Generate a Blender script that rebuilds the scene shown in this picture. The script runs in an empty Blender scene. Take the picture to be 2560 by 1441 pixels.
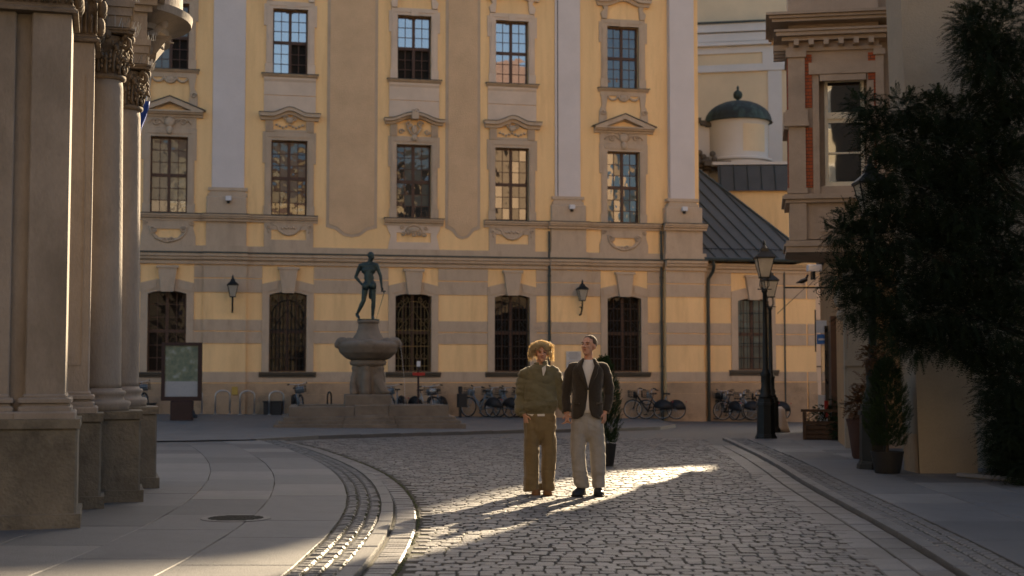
import bpy, bmesh, math, random
from mathutils import Vector, Matrix, noise
R = math.radians
random.seed(7)
SC = bpy.context.scene
COL = SC.collection

# ------------------------------------------------------------------ camera
cam = bpy.data.objects.new('camera', bpy.data.cameras.new('camera'))
COL.objects.link(cam)
cam.location = (0, 0, 1.43)
cam.rotation_euler = (R(90 + 3.372), 0, 0)
cam.data.sensor_width = 36
cam.data.lens = 50
cam.data.clip_start = 0.1
cam.data.clip_end = 2000
cam.data.dof.use_dof = True
cam.data.dof.focus_distance = 16.65
cam.data.dof.aperture_fstop = 2.0
SC.camera = cam

# ------------------------------------------------------------------ sky, sun, exposure
SUN_AZ, SUN_EL = 19.5, 22.0          # degrees to the right of the view axis, degrees above the horizon
W = bpy.data.worlds.new('World')
SC.world = W
W.use_nodes = True
nt = W.node_tree
bg = nt.nodes['Background']
sky = nt.nodes.new('ShaderNodeTexSky')
sky.sky_type = 'NISHITA'
sky.sun_disc = False
sky.sun_elevation = R(SUN_EL)
sky.sun_rotation = R(SUN_AZ)
sky.air_density = 1.0
sky.dust_density = 3.0
sky.ozone_density = 0.8
nt.links.new(sky.outputs[0], bg.inputs[0])
bg.inputs[1].default_value = 0.05
sd = bpy.data.lights.new('sun', 'SUN')
sd.energy = 4.8
sd.angle = R(0.53)
sd.color = (1.0, 0.79, 0.52)
sun = bpy.data.objects.new('sun', sd)
COL.objects.link(sun)
sv = Vector((math.sin(R(SUN_AZ)) * math.cos(R(SUN_EL)), math.cos(R(SUN_AZ)) * math.cos(R(SUN_EL)), math.sin(R(SUN_EL))))
sun.rotation_euler = sv.to_track_quat('Z', 'Y').to_euler()
sun.location = (20, 60, 40)
SC.view_settings.view_transform = 'Standard'
SC.view_settings.look = 'None'
SC.view_settings.exposure = 2.1
SC.view_settings.gamma = 1.0
SC.cycles.use_denoising = True
SC.cycles.max_bounces = 6
SC.cycles.diffuse_bounces = 4
SC.cycles.glossy_bounces = 3
SC.cycles.transmission_bounces = 3
SC.cycles.transparent_max_bounces = 6
SC.cycles.caustics_reflective = False
SC.cycles.caustics_refractive = False
SC.cycles.sample_clamp_indirect = 4.0

# ------------------------------------------------------------------ materials
MATS = {}
def mat(name, col, rough=0.8, var=0.12, scale=3.0, bump=0.0, bscale=40.0, metal=0.0, spec=0.35,
        dirt=None, dscale=1.2, stretch=(1, 1, 1), sheen=0.0, sss=0.0, transl=0.0, fine=0.05):
    m = bpy.data.materials.new(name); m.use_nodes = True
    t = m.node_tree; n = t.nodes; l = t.links
    b = n['Principled BSDF']
    b.inputs['Roughness'].default_value = rough
    b.inputs['Metallic'].default_value = metal
    b.inputs['Specular IOR Level'].default_value = spec
    if sheen: b.inputs['Sheen Weight'].default_value = sheen; b.inputs['Sheen Roughness'].default_value = 0.35; b.inputs['Sheen Tint'].default_value = (1, .9, .75, 1)
    if sss:
        b.inputs['Subsurface Weight'].default_value = sss
        b.inputs['Subsurface Radius'].default_value = (0.02, 0.008, 0.004)
    tc = n.new('ShaderNodeTexCoord'); mp = n.new('ShaderNodeMapping')
    mp.inputs['Scale'].default_value = stretch
    l.new(tc.outputs['Object'], mp.inputs[0])
    nz = n.new('ShaderNodeTexNoise'); nz.inputs['Scale'].default_value = scale
    nz.inputs['Detail'].default_value = 6; nz.inputs['Roughness'].default_value = 0.62
    l.new(mp.outputs[0], nz.inputs['Vector'])
    rp = n.new('ShaderNodeMapRange')
    rp.inputs['From Min'].default_value = 0.25; rp.inputs['From Max'].default_value = 0.75
    rp.inputs['To Min'].default_value = 1 - var; rp.inputs['To Max'].default_value = 1 + var
    l.new(nz.outputs[0], rp.inputs[0])
    nf = n.new('ShaderNodeTexNoise'); nf.inputs['Scale'].default_value = bscale
    nf.inputs['Detail'].default_value = 3
    l.new(mp.outputs[0], nf.inputs['Vector'])
    rf = n.new('ShaderNodeMapRange')
    rf.inputs['To Min'].default_value = 1 - fine * 2; rf.inputs['To Max'].default_value = 1 + fine * 2
    l.new(nf.outputs[0], rf.inputs[0])
    mu = n.new('ShaderNodeMath'); mu.operation = 'MULTIPLY'
    l.new(rp.outputs[0], mu.inputs[0]); l.new(rf.outputs[0], mu.inputs[1])
    vm = n.new('ShaderNodeVectorMath'); vm.operation = 'SCALE'
    vm.inputs[0].default_value = col[:3]
    l.new(mu.outputs[0], vm.inputs['Scale'])
    out = vm.outputs[0]
    if dirt:
        nd = n.new('ShaderNodeTexNoise'); nd.inputs['Scale'].default_value = dscale
        nd.inputs['Detail'].default_value = 8; nd.inputs['Roughness'].default_value = 0.7
        l.new(mp.outputs[0], nd.inputs['Vector'])
        rd = n.new('ShaderNodeMapRange')
        rd.inputs['From Min'].default_value = 0.5; rd.inputs['From Max'].default_value = 0.72
        rd.inputs['To Max'].default_value = 0.8
        l.new(nd.outputs[0], rd.inputs[0])
        mx = n.new('ShaderNodeMix'); mx.data_type = 'RGBA'
        l.new(rd.outputs[0], mx.inputs[0]); l.new(out, mx.inputs[6])
        mx.inputs[7].default_value = (*dirt, 1)
        out = mx.outputs[2]
    l.new(out, b.inputs['Base Color'])
    if bump:
        bp = n.new('ShaderNodeBump'); bp.inputs['Strength'].default_value = bump
        bp.inputs['Distance'].default_value = 0.02
        l.new(nf.outputs[0], bp.inputs['Height']); l.new(bp.outputs[0], b.inputs['Normal'])
    if transl:
        tr = n.new('ShaderNodeBsdfTranslucent'); l.new(out, tr.inputs[0])
        ms = n.new('ShaderNodeMixShader'); ms.inputs[0].default_value = transl
        l.new(b.outputs[0], ms.inputs[1]); l.new(tr.outputs[0], ms.inputs[2])
        l.new(ms.outputs[0], n['Material Output'].inputs[0])
    MATS[name] = m
    return m

mat('yellow', (0.87, 0.585, 0.285), 0.9, 0.12, 0.7, 0.3, 60, dirt=(0.68, 0.44, 0.21), dscale=1.5, stretch=(1.3, 1, 0.16))
mat('grey', (0.50, 0.385, 0.275), 0.9, 0.2, 1.6, 0.35, 45, dirt=(0.32, 0.24, 0.17), dscale=1.6, stretch=(1, 1, 0.35))
mat('greylight', (0.62, 0.49, 0.375), 0.9, 0.12, 1.2, 0.2, 45)
mat('plinth', (0.40, 0.28, 0.175), 0.92, 0.2, 0.9, 0.5, 30, dirt=(0.16, 0.12, 0.08), dscale=1.1)
mat('tan', (0.61, 0.42, 0.25), 0.95, 0.14, 0.9, 0.8, 28)
mat('white', (0.62, 0.56, 0.53), 0.9, 0.07, 0.8, 0.15, 50)
mat('white2', (0.66, 0.61, 0.56), 0.9, 0.08, 0.5, 0.15, 40)
mat('paleyellow', (0.72, 0.56, 0.36), 0.9, 0.10, 0.6, 0.15, 40)
mat('darkstone', (0.11, 0.095, 0.075), 0.9, 0.25, 1.5, 0.3, 30)
mat('flash', (0.045, 0.055, 0.052), 0.5, 0.2, 2, 0.1, 30, metal=0.3)
mat('wood', (0.075, 0.038, 0.024), 0.55, 0.25, 5, 0.2, 40)
mat('iron', (0.016, 0.018, 0.018), 0.5, 0.3, 6, 0.2, 60, metal=0.4)
mat('ironlit', (0.17, 0.115, 0.045), 0.5, 0.3, 6, 0.2, 60, metal=0.5)  # same iron, with golden light on the grille painted into its colour
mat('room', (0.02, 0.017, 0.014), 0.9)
mat('roofmetal', (0.085, 0.08, 0.072), 0.55, 0.2, 0.8, 0.1, 30)
mat('copper', (0.028, 0.034, 0.031), 0.7, 0.35, 1.2, 0.2, 25, dirt=(0.13, 0.21, 0.165), dscale=0.7, stretch=(1.5, 1.5, 0.5))
mat('portal', (0.275, 0.235, 0.20), 0.92, 0.28, 1.1, 0.3, 35, dirt=(0.15, 0.125, 0.098), dscale=0.8, stretch=(1, 1, 0.5))
mat('portalbase', (0.16, 0.14, 0.11), 0.92, 0.35, 1.6, 0.7, 30, dirt=(0.045, 0.042, 0.036), dscale=1.9)
mat('carved', (0.155, 0.12, 0.088), 0.92, 0.3, 4, 0.5, 30, dirt=(0.05, 0.04, 0.03), dscale=5)
mat('steel', (0.45, 0.45, 0.45), 0.35, 0.1, 5, metal=0.9)
mat('slab', (0.125, 0.122, 0.12), 0.6, 0.24, 1.6, 0.45, 70, dirt=(0.085, 0.082, 0.08), dscale=1.4)
mat('slab2', (0.165, 0.158, 0.15), 0.6, 0.22, 1.9, 0.45, 70, dirt=(0.10, 0.096, 0.092), dscale=1.0)
mat('slab3', (0.088, 0.087, 0.088), 0.6, 0.24, 1.4, 0.45, 70, dirt=(0.08, 0.077, 0.075), dscale=1.7)
mat('kerb', (0.115, 0.11, 0.105), 0.5, 0.18, 2.5, 0.4, 60)
mat('cobbleA', (0.112, 0.106, 0.10), 0.45, 0.32, 2.3, 0.5, 45, spec=0.4)
mat('cobbleB', (0.15, 0.142, 0.136), 0.45, 0.25, 2.9, 0.5, 45, spec=0.4)
mat('cobbleC', (0.086, 0.084, 0.085), 0.45, 0.25, 2.6, 0.5, 45, spec=0.4)
mat('sett', (0.11, 0.106, 0.10), 0.55, 0.3, 3.0, 0.5, 40)
mat('joint', (0.05, 0.043, 0.033), 0.95, 0.35, 4, 0.6, 60, dirt=(0.05, 0.06, 0.02), dscale=1.6)
mat('moss', (0.055, 0.06, 0.018), 0.95, 0.4, 12, 0.8, 60)
mat('houseplaster', (0.46, 0.345, 0.25), 0.9, 0.15, 1.0, 0.25, 40, dirt=(0.33, 0.25, 0.18), dscale=0.8)
mat('houseorange', (0.36, 0.21, 0.10), 0.9, 0.15, 1.0, 0.25, 40)
mat('buttress', (0.30, 0.255, 0.195), 0.92, 0.12, 0.7, 0.3, 40, dirt=(0.22, 0.185, 0.14), dscale=0.6)
mat('creamframe', (0.78, 0.68, 0.50), 0.6, 0.08, 3)
mat('leafdark', (0.013, 0.022, 0.011), 0.8, 0.4, 1.5, transl=0.1, spec=0.1)
mat('leafmid', (0.018, 0.034, 0.013), 0.75, 0.35, 2.0, transl=0.12, spec=0.15)
mat('leafrust', (0.10, 0.045, 0.015), 0.7, 0.5, 3.0, transl=0.2)
mat('bark', (0.045, 0.032, 0.022), 0.9, 0.3, 6, 0.8, 25)
mat('bronze', (0.03, 0.047, 0.045), 0.5, 0.35, 5, 0.15, 30, metal=0.35, dirt=(0.06, 0.10, 0.09), dscale=4)
mat('fountain', (0.19, 0.152, 0.115), 0.88, 0.25, 2.0, 0.5, 30, dirt=(0.11, 0.088, 0.065), dscale=1.6)
mat('boardframe', (0.025, 0.008, 0.007), 0.5, 0.2, 4)
mat('black', (0.014, 0.014, 0.015), 0.6, 0.2, 6)
mat('rubber', (0.012, 0.012, 0.012), 0.8)
mat('bluegrey', (0.16, 0.20, 0.23), 0.4, 0.1, 5, metal=0.2)
mat('orange', (0.62, 0.13, 0.02), 0.5, 0.1, 5)
mat('red', (0.35, 0.02, 0.015), 0.4)
mat('lampglass', (0.62, 0.58, 0.50), 0.35, 0.12, 5, transl=0.55)
mat('yellowbox', (0.42, 0.28, 0.06), 0.6)
mat('plastic', (0.60, 0.60, 0.62), 0.5, 0.05, 5)
mat('plaque', (0.50, 0.48, 0.45), 0.5, 0.08, 8)
mat('plaqueink', (0.20, 0.19, 0.18), 0.7)
mat('jacket', (0.142, 0.12, 0.064), 0.9, 0.16, 14, 0.35, 220, sheen=0.45)
mat('browncloth', (0.18, 0.125, 0.057), 0.92, 0.14, 10, 0.4, 260, sheen=0.4)
mat('blazer', (0.036, 0.026, 0.017), 0.92, 0.25, 60, 0.5, 300, sheen=0.45)
mat('tee', (0.62, 0.56, 0.49), 0.9, 0.05, 8, 0.15, 200)
mat('jeans', (0.30, 0.27, 0.235), 0.92, 0.2, 6, 0.35, 240, sheen=0.4)
mat('suede', (0.19, 0.085, 0.028), 0.85, 0.15, 20)
mat('shoe', (0.010, 0.010, 0.012), 0.55, 0.2, 20)
mat('skin', (0.52, 0.27, 0.17), 0.5, 0.08, 12, sss=0.25)
mat('skinshade', (0.10, 0.045, 0.03), 0.6)
mat('lips', (0.36, 0.12, 0.09), 0.45)
mat('hairblond', (0.84, 0.69, 0.45), 0.4, 0.25, 20, transl=0.68)
mat('hairroot', (0.24, 0.15, 0.065), 0.7, 0.3, 20)
mat('haircrop', (0.10, 0.06, 0.035), 0.8, 0.3, 60, 0.6, 300, transl=0.12, sheen=0.25)
mat('blueflag', (0.012, 0.045, 0.26), 0.7)
mat('signblue', (0.05, 0.16, 0.42), 0.5)
mat('wickerwood', (0.07, 0.038, 0.02), 0.75, 0.3, 8, 0.5, 30)
mat('terracotta', (0.06, 0.03, 0.022), 0.7, 0.25, 5)
mat('rooftile', (0.09, 0.055, 0.045), 0.85, 0.25, 3, 0.4, 12)
mat('oppwall', (0.26, 0.20, 0.13), 0.9, 0.1, 0.4)
mat('oppwall2', (0.28, 0.24, 0.18), 0.9, 0.1, 0.4)

def glassmat(name, base, refl=0.3, wav=0.04, ws=2.2, rough=0.03, ior=1.5):
    m = bpy.data.materials.new(name); m.use_nodes = True
    t = m.node_tree; n = t.nodes; l = t.links
    b = n['Principled BSDF']
    b.inputs['Base Color'].default_value = (*base, 1)
    b.inputs['Roughness'].default_value = 0.75
    b.inputs['Specular IOR Level'].default_value = 0.0
    tc = n.new('ShaderNodeTexCoord'); mp = n.new('ShaderNodeMapping')
    l.new(tc.outputs['Object'], mp.inputs[0])
    oi = n.new('ShaderNodeObjectInfo')
    ad = n.new('ShaderNodeVectorMath'); ad.operation = 'ADD'
    l.new(mp.outputs[0], ad.inputs[0]); l.new(oi.outputs['Location'], ad.inputs[1])
    nz = n.new('ShaderNodeTexNoise'); nz.inputs['Scale'].default_value = ws; nz.inputs['Detail'].default_value = 1.5
    l.new(ad.outputs[0], nz.inputs['Vector'])
    bp = n.new('ShaderNodeBump'); bp.inputs['Strength'].default_value = 1.0; bp.inputs['Distance'].default_value = wav
    l.new(nz.outputs[0], bp.inputs['Height'])
    gl = n.new('ShaderNodeBsdfGlossy'); gl.inputs['Roughness'].default_value = rough
    l.new(bp.outputs[0], gl.inputs['Normal'])
    gl.inputs['Color'].default_value = (0.95, 0.97, 1, 1)
    lw = n.new('ShaderNodeFresnel'); lw.inputs[0].default_value = ior
    mr = n.new('ShaderNodeMapRange'); mr.inputs['To Min'].default_value = refl; mr.inputs['To Max'].default_value = 1.0
    l.new(lw.outputs[0], mr.inputs[0])
    ms = n.new('ShaderNodeMixShader')
    l.new(mr.outputs[0], ms.inputs[0]); l.new(b.outputs[0], ms.inputs[1]); l.new(gl.outputs[0], ms.inputs[2])
    l.new(ms.outputs[0], n['Material Output'].inputs[0])
    MATS[name] = m
glassmat('glasssky', (0.06, 0.075, 0.085), 0.42, 0.004)
glassmat('glassdark', (0.018, 0.016, 0.014), 0.10, 0.012)
glassmat('glasswarm', (0.04, 0.033, 0.024), 0.045, 0.02, 2.6, ior=1.4)
glassmat('glasscurtain', (0.11, 0.108, 0.088), 0.02, 0.01)
glassmat('glassground', (0.016, 0.012, 0.009), 0.004, 0.01, ior=1.22)
glassmat('glassoriel', (0.03, 0.025, 0.02), 0.16, 0.006, 1.2)

def brickmat():
    m = bpy.data.materials.new('brick'); m.use_nodes = True
    t = m.node_tree; n = t.nodes; l = t.links; b = n['Principled BSDF']
    tc = n.new('ShaderNodeTexCoord'); mp = n.new('ShaderNodeMapping')
    mp.inputs['Rotation'].default_value = (R(90), 0, 0)
    l.new(tc.outputs['Object'], mp.inputs[0])
    br = n.new('ShaderNodeTexBrick'); br.inputs['Scale'].default_value = 1.0
    br.inputs['Brick Width'].default_value = 0.21; br.inputs['Row Height'].default_value = 0.072
    br.inputs['Mortar Size'].default_value = 0.008
    br.inputs['Color1'].default_value = (0.46, 0.10, 0.028, 1); br.inputs['Color2'].default_value = (0.36, 0.08, 0.024, 1)
    br.inputs['Mortar'].default_value = (0.12, 0.06, 0.035, 1)
    l.new(mp.outputs[0], br.inputs['Vector']); l.new(br.outputs[0], b.inputs['Base Color'])
    b.inputs['Roughness'].default_value = 0.85
    MATS['brick'] = m
brickmat()

def farcobble():
    m = bpy.data.materials.new('farcobble'); m.use_nodes = True
    t = m.node_tree; n = t.nodes; l = t.links; b = n['Principled BSDF']
    tc = n.new('ShaderNodeTexCoord')
    br = n.new('ShaderNodeTexBrick'); br.inputs['Scale'].default_value = 1.0
    br.inputs['Brick Width'].default_value = 0.17; br.inputs['Row Height'].default_value = 0.125
    br.inputs['Mortar Size'].default_value = 0.012
    br.inputs['Color1'].default_value = (0.125, 0.118, 0.114, 1); br.inputs['Color2'].default_value = (0.09, 0.088, 0.087, 1)
    br.inputs['Mortar'].default_value = (0.05, 0.043, 0.033, 1)
    nz = n.new('ShaderNodeTexNoise'); nz.inputs['Scale'].default_value = 0.6
    ad = n.new('ShaderNodeVectorMath'); ad.operation = 'ADD'
    sc = n.new('ShaderNodeVectorMath'); sc.operation = 'SCALE'; sc.inputs['Scale'].default_value = 0.35
    l.new(tc.outputs['Object'], nz.inputs['Vector']); l.new(nz.outputs[1], sc.inputs[0])
    l.new(tc.outputs['Object'], ad.inputs[0]); l.new(sc.outputs[0], ad.inputs[1])
    l.new(ad.outputs[0], br.inputs['Vector']); l.new(br.outputs[0], b.inputs['Base Color'])
    bp = n.new('ShaderNodeBump'); bp.inputs['Strength'].default_value = 0.6; bp.inputs['Distance'].default_value = -0.02
    l.new(br.outputs[1], bp.inputs['Height']); l.new(bp.outputs[0], b.inputs['Normal'])
    b.inputs['Roughness'].default_value = 0.65
    MATS['farcobble'] = m
farcobble()

def postermat():
    m = bpy.data.materials.new('poster'); m.use_nodes = True
    t = m.node_tree; n = t.nodes; l = t.links; b = n['Principled BSDF']
    tc = n.new('ShaderNodeTexCoord'); sp = n.new('ShaderNodeSeparateXYZ'); l.new(tc.outputs['Object'], sp.inputs[0])
    nz = n.new('ShaderNodeTexNoise'); nz.inputs['Scale'].default_value = 6; nz.inputs['Detail'].default_value = 5
    l.new(tc.outputs['Object'], nz.inputs['Vector'])
    cr = n.new('ShaderNodeValToRGB'); e = cr.color_ramp.elements
    e[0].position = 0.3; e[0].color = (0.10, 0.14, 0.11, 1); e[1].position = 0.72; e[1].color = (0.30, 0.34, 0.32, 1)
    x = cr.color_ramp.elements.new(0.55); x.color = (0.19, 0.22, 0.15, 1)
    l.new(nz.outputs[0], cr.inputs[0])
    wv = n.new('ShaderNodeTexNoise'); wv.inputs['Scale'].default_value = 30; l.new(tc.outputs['Object'], wv.inputs['Vector'])
    c2 = n.new('ShaderNodeValToRGB'); c2.color_ramp.elements[0].color = (0.30, 0.31, 0.32, 1); c2.color_ramp.elements[1].color = (0.42, 0.42, 0.42, 1)
    l.new(wv.outputs[0], c2.inputs[0])
    gt = n.new('ShaderNodeMath'); gt.operation = 'GREATER_THAN'; gt.inputs[1].default_value = 1.12
    l.new(sp.outputs[2], gt.inputs[0])
    mx = n.new('ShaderNodeMix'); mx.data_type = 'RGBA'
    l.new(gt.outputs[0], mx.inputs[0]); l.new(c2.outputs[0], mx.inputs[6]); l.new(cr.outputs[0], mx.inputs[7])
    l.new(mx.outputs[2], b.inputs['Base Color'])
    b.inputs['Roughness'].default_value = 0.12; b.inputs['Specular IOR Level'].default_value = 0.6
    MATS['poster'] = m
postermat()

# ------------------------------------------------------------------ mesh helpers
class MB:
    def __init__(s): s.v = []; s.f = []
    def add(s, vs, fs):
        o = len(s.v); s.v += [tuple(p) for p in vs]; s.f += [tuple(i + o for i in f) for f in fs]; return s
    def box(s, x0, x1, y0, y1, z0, z1):
        return s.add([(x0, y0, z0), (x1, y0, z0), (x1, y1, z0), (x0, y1, z0), (x0, y0, z1), (x1, y0, z1), (x1, y1, z1), (x0, y1, z1)],
                     [(0, 3, 2, 1), (4, 5, 6, 7), (0, 1, 5, 4), (1, 2, 6, 5), (2, 3, 7, 6), (3, 0, 4, 7)])
    def bbox(s, x0, x1, y0, y1, z0, z1, b=0.01):
        # box with chamfered vertical and top edges
        lo = [(x0 + b, y0), (x1 - b, y0), (x1, y0 + b), (x1, y1 - b), (x1 - b, y1), (x0 + b, y1), (x0, y1 - b), (x0, y0 + b)]
        n = 8
        cx, cy = (x0 + x1) / 2, (y0 + y1) / 2
        top = [(cx + (x - cx) * (1 - 2 * b / (x1 - x0)), cy + (y - cy) * (1 - 2 * b / (y1 - y0))) for x, y in lo]
        vs = [(x, y, z0) for x, y in lo] + [(x, y, z1 - b) for x, y in lo] + [(x, y, z1) for x, y in top]
        fs = [(i, (i + 1) % n, n + (i + 1) % n, n + i) for i in range(n)] + [(n + i, n + (i + 1) % n, 2 * n + (i + 1) % n, 2 * n + i) for i in range(n)]
        fs += [tuple(range(2 * n, 3 * n)), tuple(reversed(range(n)))]
        return s.add(vs, fs)
    def prism(s, poly, z0, z1):
        n = len(poly)
        return s.add([(x, y, z0) for x, y in poly] + [(x, y, z1) for x, y in poly],
                     [tuple(reversed(range(n))), tuple(range(n, 2 * n))] + [(i, (i + 1) % n, n + (i + 1) % n, n + i) for i in range(n)])
    def xz(s, poly, y0, y1):       # polygon drawn on the facade (x,z), extruded in depth y0 (front) .. y1 (back)
        n = len(poly)
        return s.add([(x, y0, z) for x, z in poly] + [(x, y1, z) for x, z in poly],
                     [tuple(range(n)), tuple(reversed(range(n, 2 * n)))] + [(i, n + i, n + (i + 1) % n, (i + 1) % n) for i in range(n)])
    def mold(s, x0, x1, prof):     # profile (y,z) extruded along x
        n = len(prof)
        return s.add([(x0, y, z) for y, z in prof] + [(x1, y, z) for y, z in prof],
                     [tuple(range(n)), tuple(reversed(range(n, 2 * n)))] + [(i, n + i, n + (i + 1) % n, (i + 1) % n) for i in range(n)])
    def lathe(s, prof, cx=0, cy=0, seg=20, a0=0, a1=2 * math.pi):
        full = abs(a1 - a0 - 2 * math.pi) < 1e-6
        m = seg if full else seg + 1
        vs = []
        for r, z in prof:
            for k in range(m):
                a = a0 + (a1 - a0) * k / seg
                vs.append((cx + r * math.cos(a), cy + r * math.sin(a), z))
        fs = []
        for i in range(len(prof) - 1):
            for k in range(seg):
                k2 = (k + 1) % m
                fs.append((i * m + k, i * m + k2, (i + 1) * m + k2, (i + 1) * m + k))
        if full:
            if prof[0][0] > 1e-4: fs.append(tuple(reversed(range(m))))
            if prof[-1][0] > 1e-4: fs.append(tuple(range((len(prof) - 1) * m, len(prof) * m)))
        return s.add(vs, fs)
    def tube(s, path, rad, seg=8, cap=True, flat=None):
        P = [Vector(p) for p in path]; n = len(P)
        if not hasattr(rad, '__len__'): rad = [rad] * n
        t0 = (P[1] - P[0]).normalized()
        up = Vector((0, 0, 1)) if abs(t0.z) < 0.9 else Vector((1, 0, 0))
        u = t0.cross(up).normalized()
        vs = []
        for i in range(n):
            t = ((P[min(i + 1, n - 1)] - P[max(i - 1, 0)])).normalized()
            u = (u - t * u.dot(t))
            u = u.normalized() if u.length > 1e-6 else t.orthogonal().normalized()
            w = t.cross(u)
            r = rad[i]
            ra, rb = (r, r) if not hasattr(r, '__len__') else r
            for k in range(seg):
                a = 2 * math.pi * k / seg
                vs.append(P[i] + u * math.cos(a) * ra + w * math.sin(a) * rb)
        fs = []
        for i in range(n - 1):
            for k in range(seg):
                k2 = (k + 1) % seg
                fs.append((i * seg + k, (i + 1) * seg + k, (i + 1) * seg + k2, i * seg + k2))
        if cap:
            fs.append(tuple(range(seg))); fs.append(tuple(reversed(range((n - 1) * seg, n * seg))))
        return s.add(vs, fs)
    def ell(s, c, r, seg=12, rings=8, rot=None):
        vs = []; c = Vector(c)
        for i in range(rings + 1):
            th = math.pi * i / rings
            for k in range(seg):
                a = 2 * math.pi * k / seg
                p = Vector((r[0] * math.sin(th) * math.cos(a), r[1] * math.sin(th) * math.sin(a), r[2] * math.cos(th)))
                if rot is not None: p = rot @ p
                vs.append(c + p)
        fs = []
        for i in range(rings):
            for k in range(seg):
                k2 = (k + 1) % seg
                fs.append((i * seg + k, (i + 1) * seg + k, (i + 1) * seg + k2, i * seg + k2))
        return s.add(vs, fs)
    def cap(s, a, b, ra, rb, seg=12):      # tapered capsule
        a = Vector(a); b = Vector(b); d = b - a; L = d.length
        if L < 1e-6: return s.ell(a, (ra, ra, ra))
        d.normalize()
        path = []; rr = []
        for k in range(4):
            t = math.pi / 2 * (1 - k / 4); path.append(a - d * ra * math.sin(t)); rr.append(max(1e-3, ra * math.cos(t)))
        path.append(a); rr.append(ra); path.append(b); rr.append(rb)
        for k in range(1, 5):
            t = math.pi / 2 * k / 4; path.append(b + d * rb * math.sin(t)); rr.append(max(1e-3, rb * math.cos(t)))
        return s.tube(path, rr, seg)
    def loft(s, rings, close=True, cap=True):   # rings: lists of points of equal length
        n = len(rings[0]); vs = [p for r in rings for p in r]; fs = []
        for i in range(len(rings) - 1):
            for k in range(n if close else n - 1):
                k2 = (k + 1) % n
                fs.append((i * n + k, i * n + k2, (i + 1) * n + k2, (i + 1) * n + k))
        if cap and close:
            fs.append(tuple(reversed(range(n)))); fs.append(tuple(range((len(rings) - 1) * n, len(rings) * n)))
        return s.add(vs, fs)
    def xf(s, M, start=0):
        s.v[start:] = [tuple(M @ Vector(p)) for p in s.v[start:]]; return s
    def mesh(s, name, m, smooth=False):
        me = bpy.data.meshes.new(name); me.from_pydata(s.v, [], s.f)
        if m: me.materials.append(MATS[m])
        if smooth:
            me.polygons.foreach_set('use_smooth', [True] * len(me.polygons))
        me.update(); return me
    def build(s, name, m, parent=None, smooth=False, loc=(0, 0, 0), rz=0, fix=False, auto=None):
        me = s.mesh(name, m, smooth)
        if fix or auto is not None:
            bm = bmesh.new(); bm.from_mesh(me)
            bmesh.ops.recalc_face_normals(bm, faces=bm.faces)
            bm.to_mesh(me); bm.free()
        if auto is not None:
            me.polygons.foreach_set('use_smooth', [True] * len(me.polygons))
            me.set_sharp_from_angle(angle=R(auto))
        return inst(name, me, parent, loc, rz)

def inst(name, me, parent=None, loc=(0, 0, 0), rz=0, scale=None, rot=None):
    o = bpy.data.objects.new(name, me); COL.objects.link(o)
    o.location = loc
    o.rotation_euler = rot if rot is not None else (0, 0, rz)
    if scale: o.scale = scale
    if parent: o.parent = parent
    return o
def tag(o, label=None, cat=None, group=None, kind=None):
    if label: o['label'] = label
    if cat: o['category'] = cat
    if group: o['group'] = group
    if kind: o['kind'] = kind
    return o
def thing(name, label, cat, loc=(0, 0, 0), rz=0, group=None):
    o = bpy.data.objects.new(name, None); COL.objects.link(o)
    o.empty_display_size = 0.2
    o.location = loc; o.rotation_euler = (0, 0, rz)
    return tag(o, label, cat, group)
def copy_tree(o, parent=None):
    c = o.copy(); COL.objects.link(c); c.parent = parent
    for ch in [x for x in o.children]:
        copy_tree(ch, c)
    return c
def remesh(mb, name, m, voxel, smooth=3, parent=None, loc=(0, 0, 0), rz=0, disp=None):
    me = mb.mesh(name + '_src', None)
    bm = bmesh.new(); bm.from_mesh(me); bmesh.ops.recalc_face_normals(bm, faces=bm.faces); bm.to_mesh(me); bm.free()
    o = bpy.data.objects.new('tmp', me); COL.objects.link(o)
    r = o.modifiers.new('r', 'REMESH'); r.mode = 'VOXEL'; r.voxel_size = voxel
    if smooth:
        q = o.modifiers.new('s', 'SMOOTH'); q.factor = 0.5; q.iterations = smooth
    dg = bpy.context.evaluated_depsgraph_get()
    nm = bpy.data.meshes.new_from_object(o.evaluated_get(dg))
    bpy.data.objects.remove(o); bpy.data.meshes.remove(me)
    nm.name = name; nm.materials.clear(); nm.materials.append(MATS[m])
    if disp: displace(nm, disp)
    nm.polygons.foreach_set('use_smooth', [True] * len(nm.polygons))
    return inst(name, nm, parent, loc, rz)
def displace(me, fn):
    me.update()
    ns = [v.normal.copy() for v in me.vertices]
    for v, nn in zip(me.vertices, ns):
        v.co = v.co + nn * fn(v.co)
    me.update()
def folds(amp, sx, sy, sz, seed=0.0):
    def f(p):
        return amp * (noise.noise(Vector((p.x * sx + seed, p.y * sy, p.z * sz))) + 0.5 * noise.noise(Vector((p.x * sx * 2.3 + seed, p.y * sy * 2.3, p.z * sz * 2.1 + 9))))
    return f
def creases(amp, sx, sy, sz, seed=0.0):
    def f(p):
        return amp * ((1 - abs(noise.noise(Vector((p.x * sx + seed, p.y * sy, p.z * sz + .6 * p.x * sx)))) * 2.2) ** 3 * .5)
    return f
def lerp(a, b, t): return a + (b - a) * t
def interp(tbl, x):
    if x <= tbl[0][0]: return tbl[0][1]
    for (a, va), (b, vb) in zip(tbl, tbl[1:]):
        if x <= b: return lerp(va, vb, (x - a) / (b - a))
    return tbl[-1][1]
def gz(X, Y):                   # the square falls gently towards its right far corner
    w = min(1, max(0, (Y - 20) / 28)); return -w * (0.21 + 0.0186 * min(14, max(-12, X)))

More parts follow.
